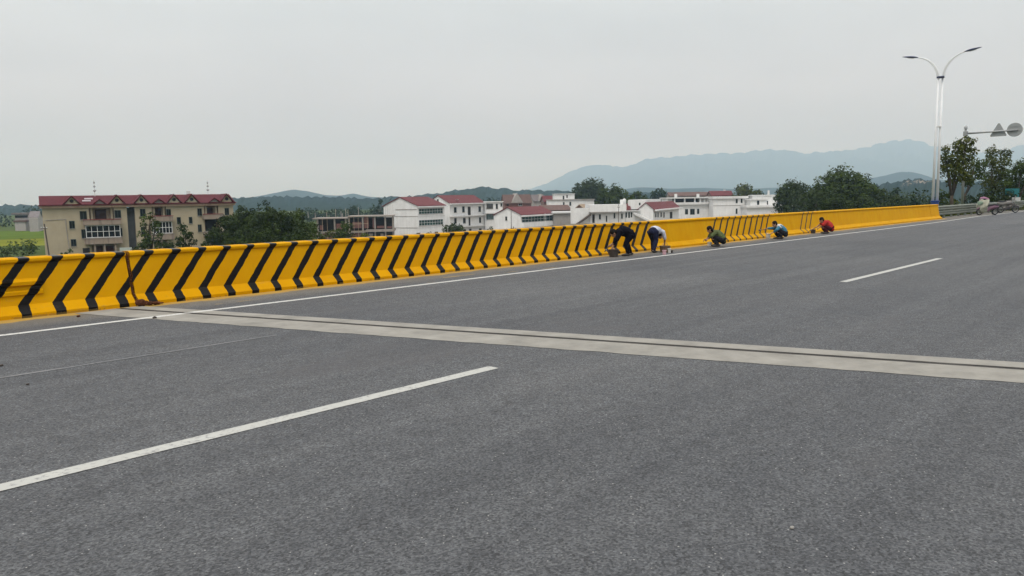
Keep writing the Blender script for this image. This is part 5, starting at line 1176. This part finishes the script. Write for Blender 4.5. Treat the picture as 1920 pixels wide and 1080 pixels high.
def bent(head_drop=0.0, lean=0.0, step=.06, reach=(.30, .0)):
    """standing, bent double at the hips, arms hanging to the work"""
    return dict(pelvis=(-.08, 0, .715), mid=(.08, 0, .765), chest=(.27, 0, .735 - lean), neck=(.41, 0, .685 - lean), head=(.51, 0, .615 - lean - head_drop), face=(.35, 0, -.94),
                shl=(.35, .165, .69 - lean), shr=(.35, -.165, .69 - lean), ell=(.38, .20, .46 - lean), elr=(.43, -.19, .46 - lean), wrl=(.47, .16, .27 - lean), wrr=(.56, -.12, .30 - lean), hal=(.51, .15, .19 - lean), har=(.62, -.10, .23 - lean), palml=(.2, -1, -.1), palmr=(.2, 1, -.1),
                hil=(-.08, .10, .69), hir=(-.08, -.10, .69), knl=(.05 + step * .5, .11, .40), knr=(.03 - step * .5, -.11, .40), anl=(-.04 + step, .115, .085), anr=(-.06 - step, -.115, .085), tol=(.11 + step, .125, .035), tor=(.09 - step, -.125, .035))
def squat(headx=.20, tilt=.0, reach=.42, rh=.33, spread=.13):
    """squatting on the heels, back rounded, one arm stretched to the wall"""
    return dict(pelvis=(-.20, 0, .245), mid=(-.13, 0, .385), chest=(.03, 0, .50), neck=(.12, 0, .57), head=(headx + .02, 0, .62), face=(.92, 0, -.38 + tilt),
                shl=(.03, .165, .525), shr=(.03, -.165, .525), ell=(.20, .22, .40), elr=(.22, -.20, .44), wrl=(.30, .12, .29), wrr=(reach, -.13, rh + .04), hal=(.37, .08, .26), har=(reach + .08, -.12, rh + .02), palml=(0, -.3, -1), palmr=(.1, .6, -.8),
                hil=(-.17, .095, .23), hir=(-.17, -.095, .23), knl=(.20, spread + .03, .39), knr=(.21, -spread - .03, .36), anl=(-.03, spread, .085), anr=(.0, -spread, .085), tol=(.13, spread + .02, .035), tor=(.16, -spread - .02, .035))
def feet(px, py, y=None):
    return (*at_ground(px, py), .006)
# 1 the dark clothed worker, bent double, facing back down the road and to the wall
J = bent(.02, .0, .05); J.update(pelvis=(-.08, 0, .655), mid=(.06, 0, .745), chest=(.20, 0, .775), neck=(.33, 0, .745), head=(.43, 0, .70), face=(.6, 0, -.8), hil=(-.08, .10, .63), hir=(-.08, -.10, .63), shl=(.27, .165, .74), shr=(.27, -.165, .74), ell=(.38, .2, .52), elr=(.34, -.2, .48), wrl=(.52, .14, .37), hal=(.59, .12, .32), wrr=(.44, -.12, .27), har=(.48, -.10, .19))
p = person('worker in black jacket and trousers bent double over a dark tub', feet(1177, 479.5), R(136), J, cloth('cloth_black', (.006, .006, .010)), cloth('cloth_navy_black', (.006, .006, .010)), 'short', 1.0, .8, 1.3)
brush('brush in the hand of the bent worker in black', p, J, 'l', (.6, .2, -.7))
# 2 the worker in a pale shirt, bent double facing up the road
J = bent(.05, .02, .19); 
p = person('worker in pale grey blue shirt and navy trousers bent double by a basket', feet(1226, 473), R(6), J, cloth('cloth_pale', (.46, .48, .56)), cloth('cloth_navy', (.014, .016, .035)), 'bob', .97, .45, 1.0)
# 3 green jacket
def hem(root, J, side, ax):
    pel, mid = Vector(J['pelvis']), Vector(J['mid']); c = MB(); c.tube([vlerp(pel, mid, .02), vlerp(pel, mid, .22)], [.150, .152], 18, 'round', (ax, .86)); smoothbody(c, 'hem', cloth('cloth_white', (.5, .5, .5)), root, .011, 3)
J = squat(.24, -.25, .36, .22)
p = person('squatting worker in an olive green jacket with a pale hem, by the bare yellow stretch', feet(1344, 462), R(122), J, cloth('cloth_green', (.085, .105, .045)), cloth('cloth_dark', (.016, .016, .019)), 'bob', .97, .75, 1.14, hem)
# 4 blue and white top
def yoke(root, J, side, ax):
    che, nec = Vector(J['chest']), Vector(J['neck']); c = MB(); c.tube([vlerp(che, nec, -.25), vlerp(che, nec, .3), vlerp(che, nec, .75)], [.158, .148, .085], 18, 'round', (ax, .88))
    for sd in 'lr': sh, el = Vector(J['sh' + sd]), Vector(J['el' + sd]); c.tube([vlerp(sh, che, .5), sh, vlerp(sh, el, .2)], [.096, .086, .080], 12, 'round')
    smoothbody(c, 'yoke', cloth('cloth_white', (.5, .5, .5)), root, .011, 3)
J = squat(.20, -.1, .50, .40)
p = person('squatting worker in a blue top with white shoulders, arm stretched to a stripe', feet(1462, 448), R(132), J, cloth('cloth_blue', (.05, .16, .24)), cloth('cloth_dark', (.016, .016, .019)), 'short', .98, .9, 1.08, yoke)
brush('brush stretched to the last stripe of the group of ten', p, J, 'r', (.95, .0, -.1), .26)
# 5 red jacket
J = squat(.19, -.15, .42, .24)
p = person('squatting worker in a red jacket, farthest of the painters up the road', feet(1549, 438), R(120), J, cloth('cloth_red', (.33, .030, .025)), cloth('cloth_maroon', (.05, .012, .016)), 'short', .99, .55, 1.28)
brush('brush in the hand of the farthest worker in the red jacket', p, J, 'r', (.8, .1, -.5), .24)
# ------------------------------------------------------------------ the hazy air
hz = MB().box(-11200, 11200, -11200, 11200, GZ - 1, 620).obj('haze', None)
tag(hz, kind='stuff')
m = bpy.data.materials.new('haze'); m.use_nodes = True; n = m.node_tree.nodes; n.remove(n['Principled BSDF'])
pv = n.new('ShaderNodeVolumePrincipled'); pv.inputs['Color'].default_value = (.54, .755, 1, 1); pv.inputs['Absorption Color'].default_value = (1, 1, 1, 1); pv.inputs['Density'].default_value = .00021; pv.inputs['Anisotropy'].default_value = .45
m.node_tree.links.new(pv.outputs[0], n['Material Output'].inputs['Volume']); hz.data.materials.append(m)
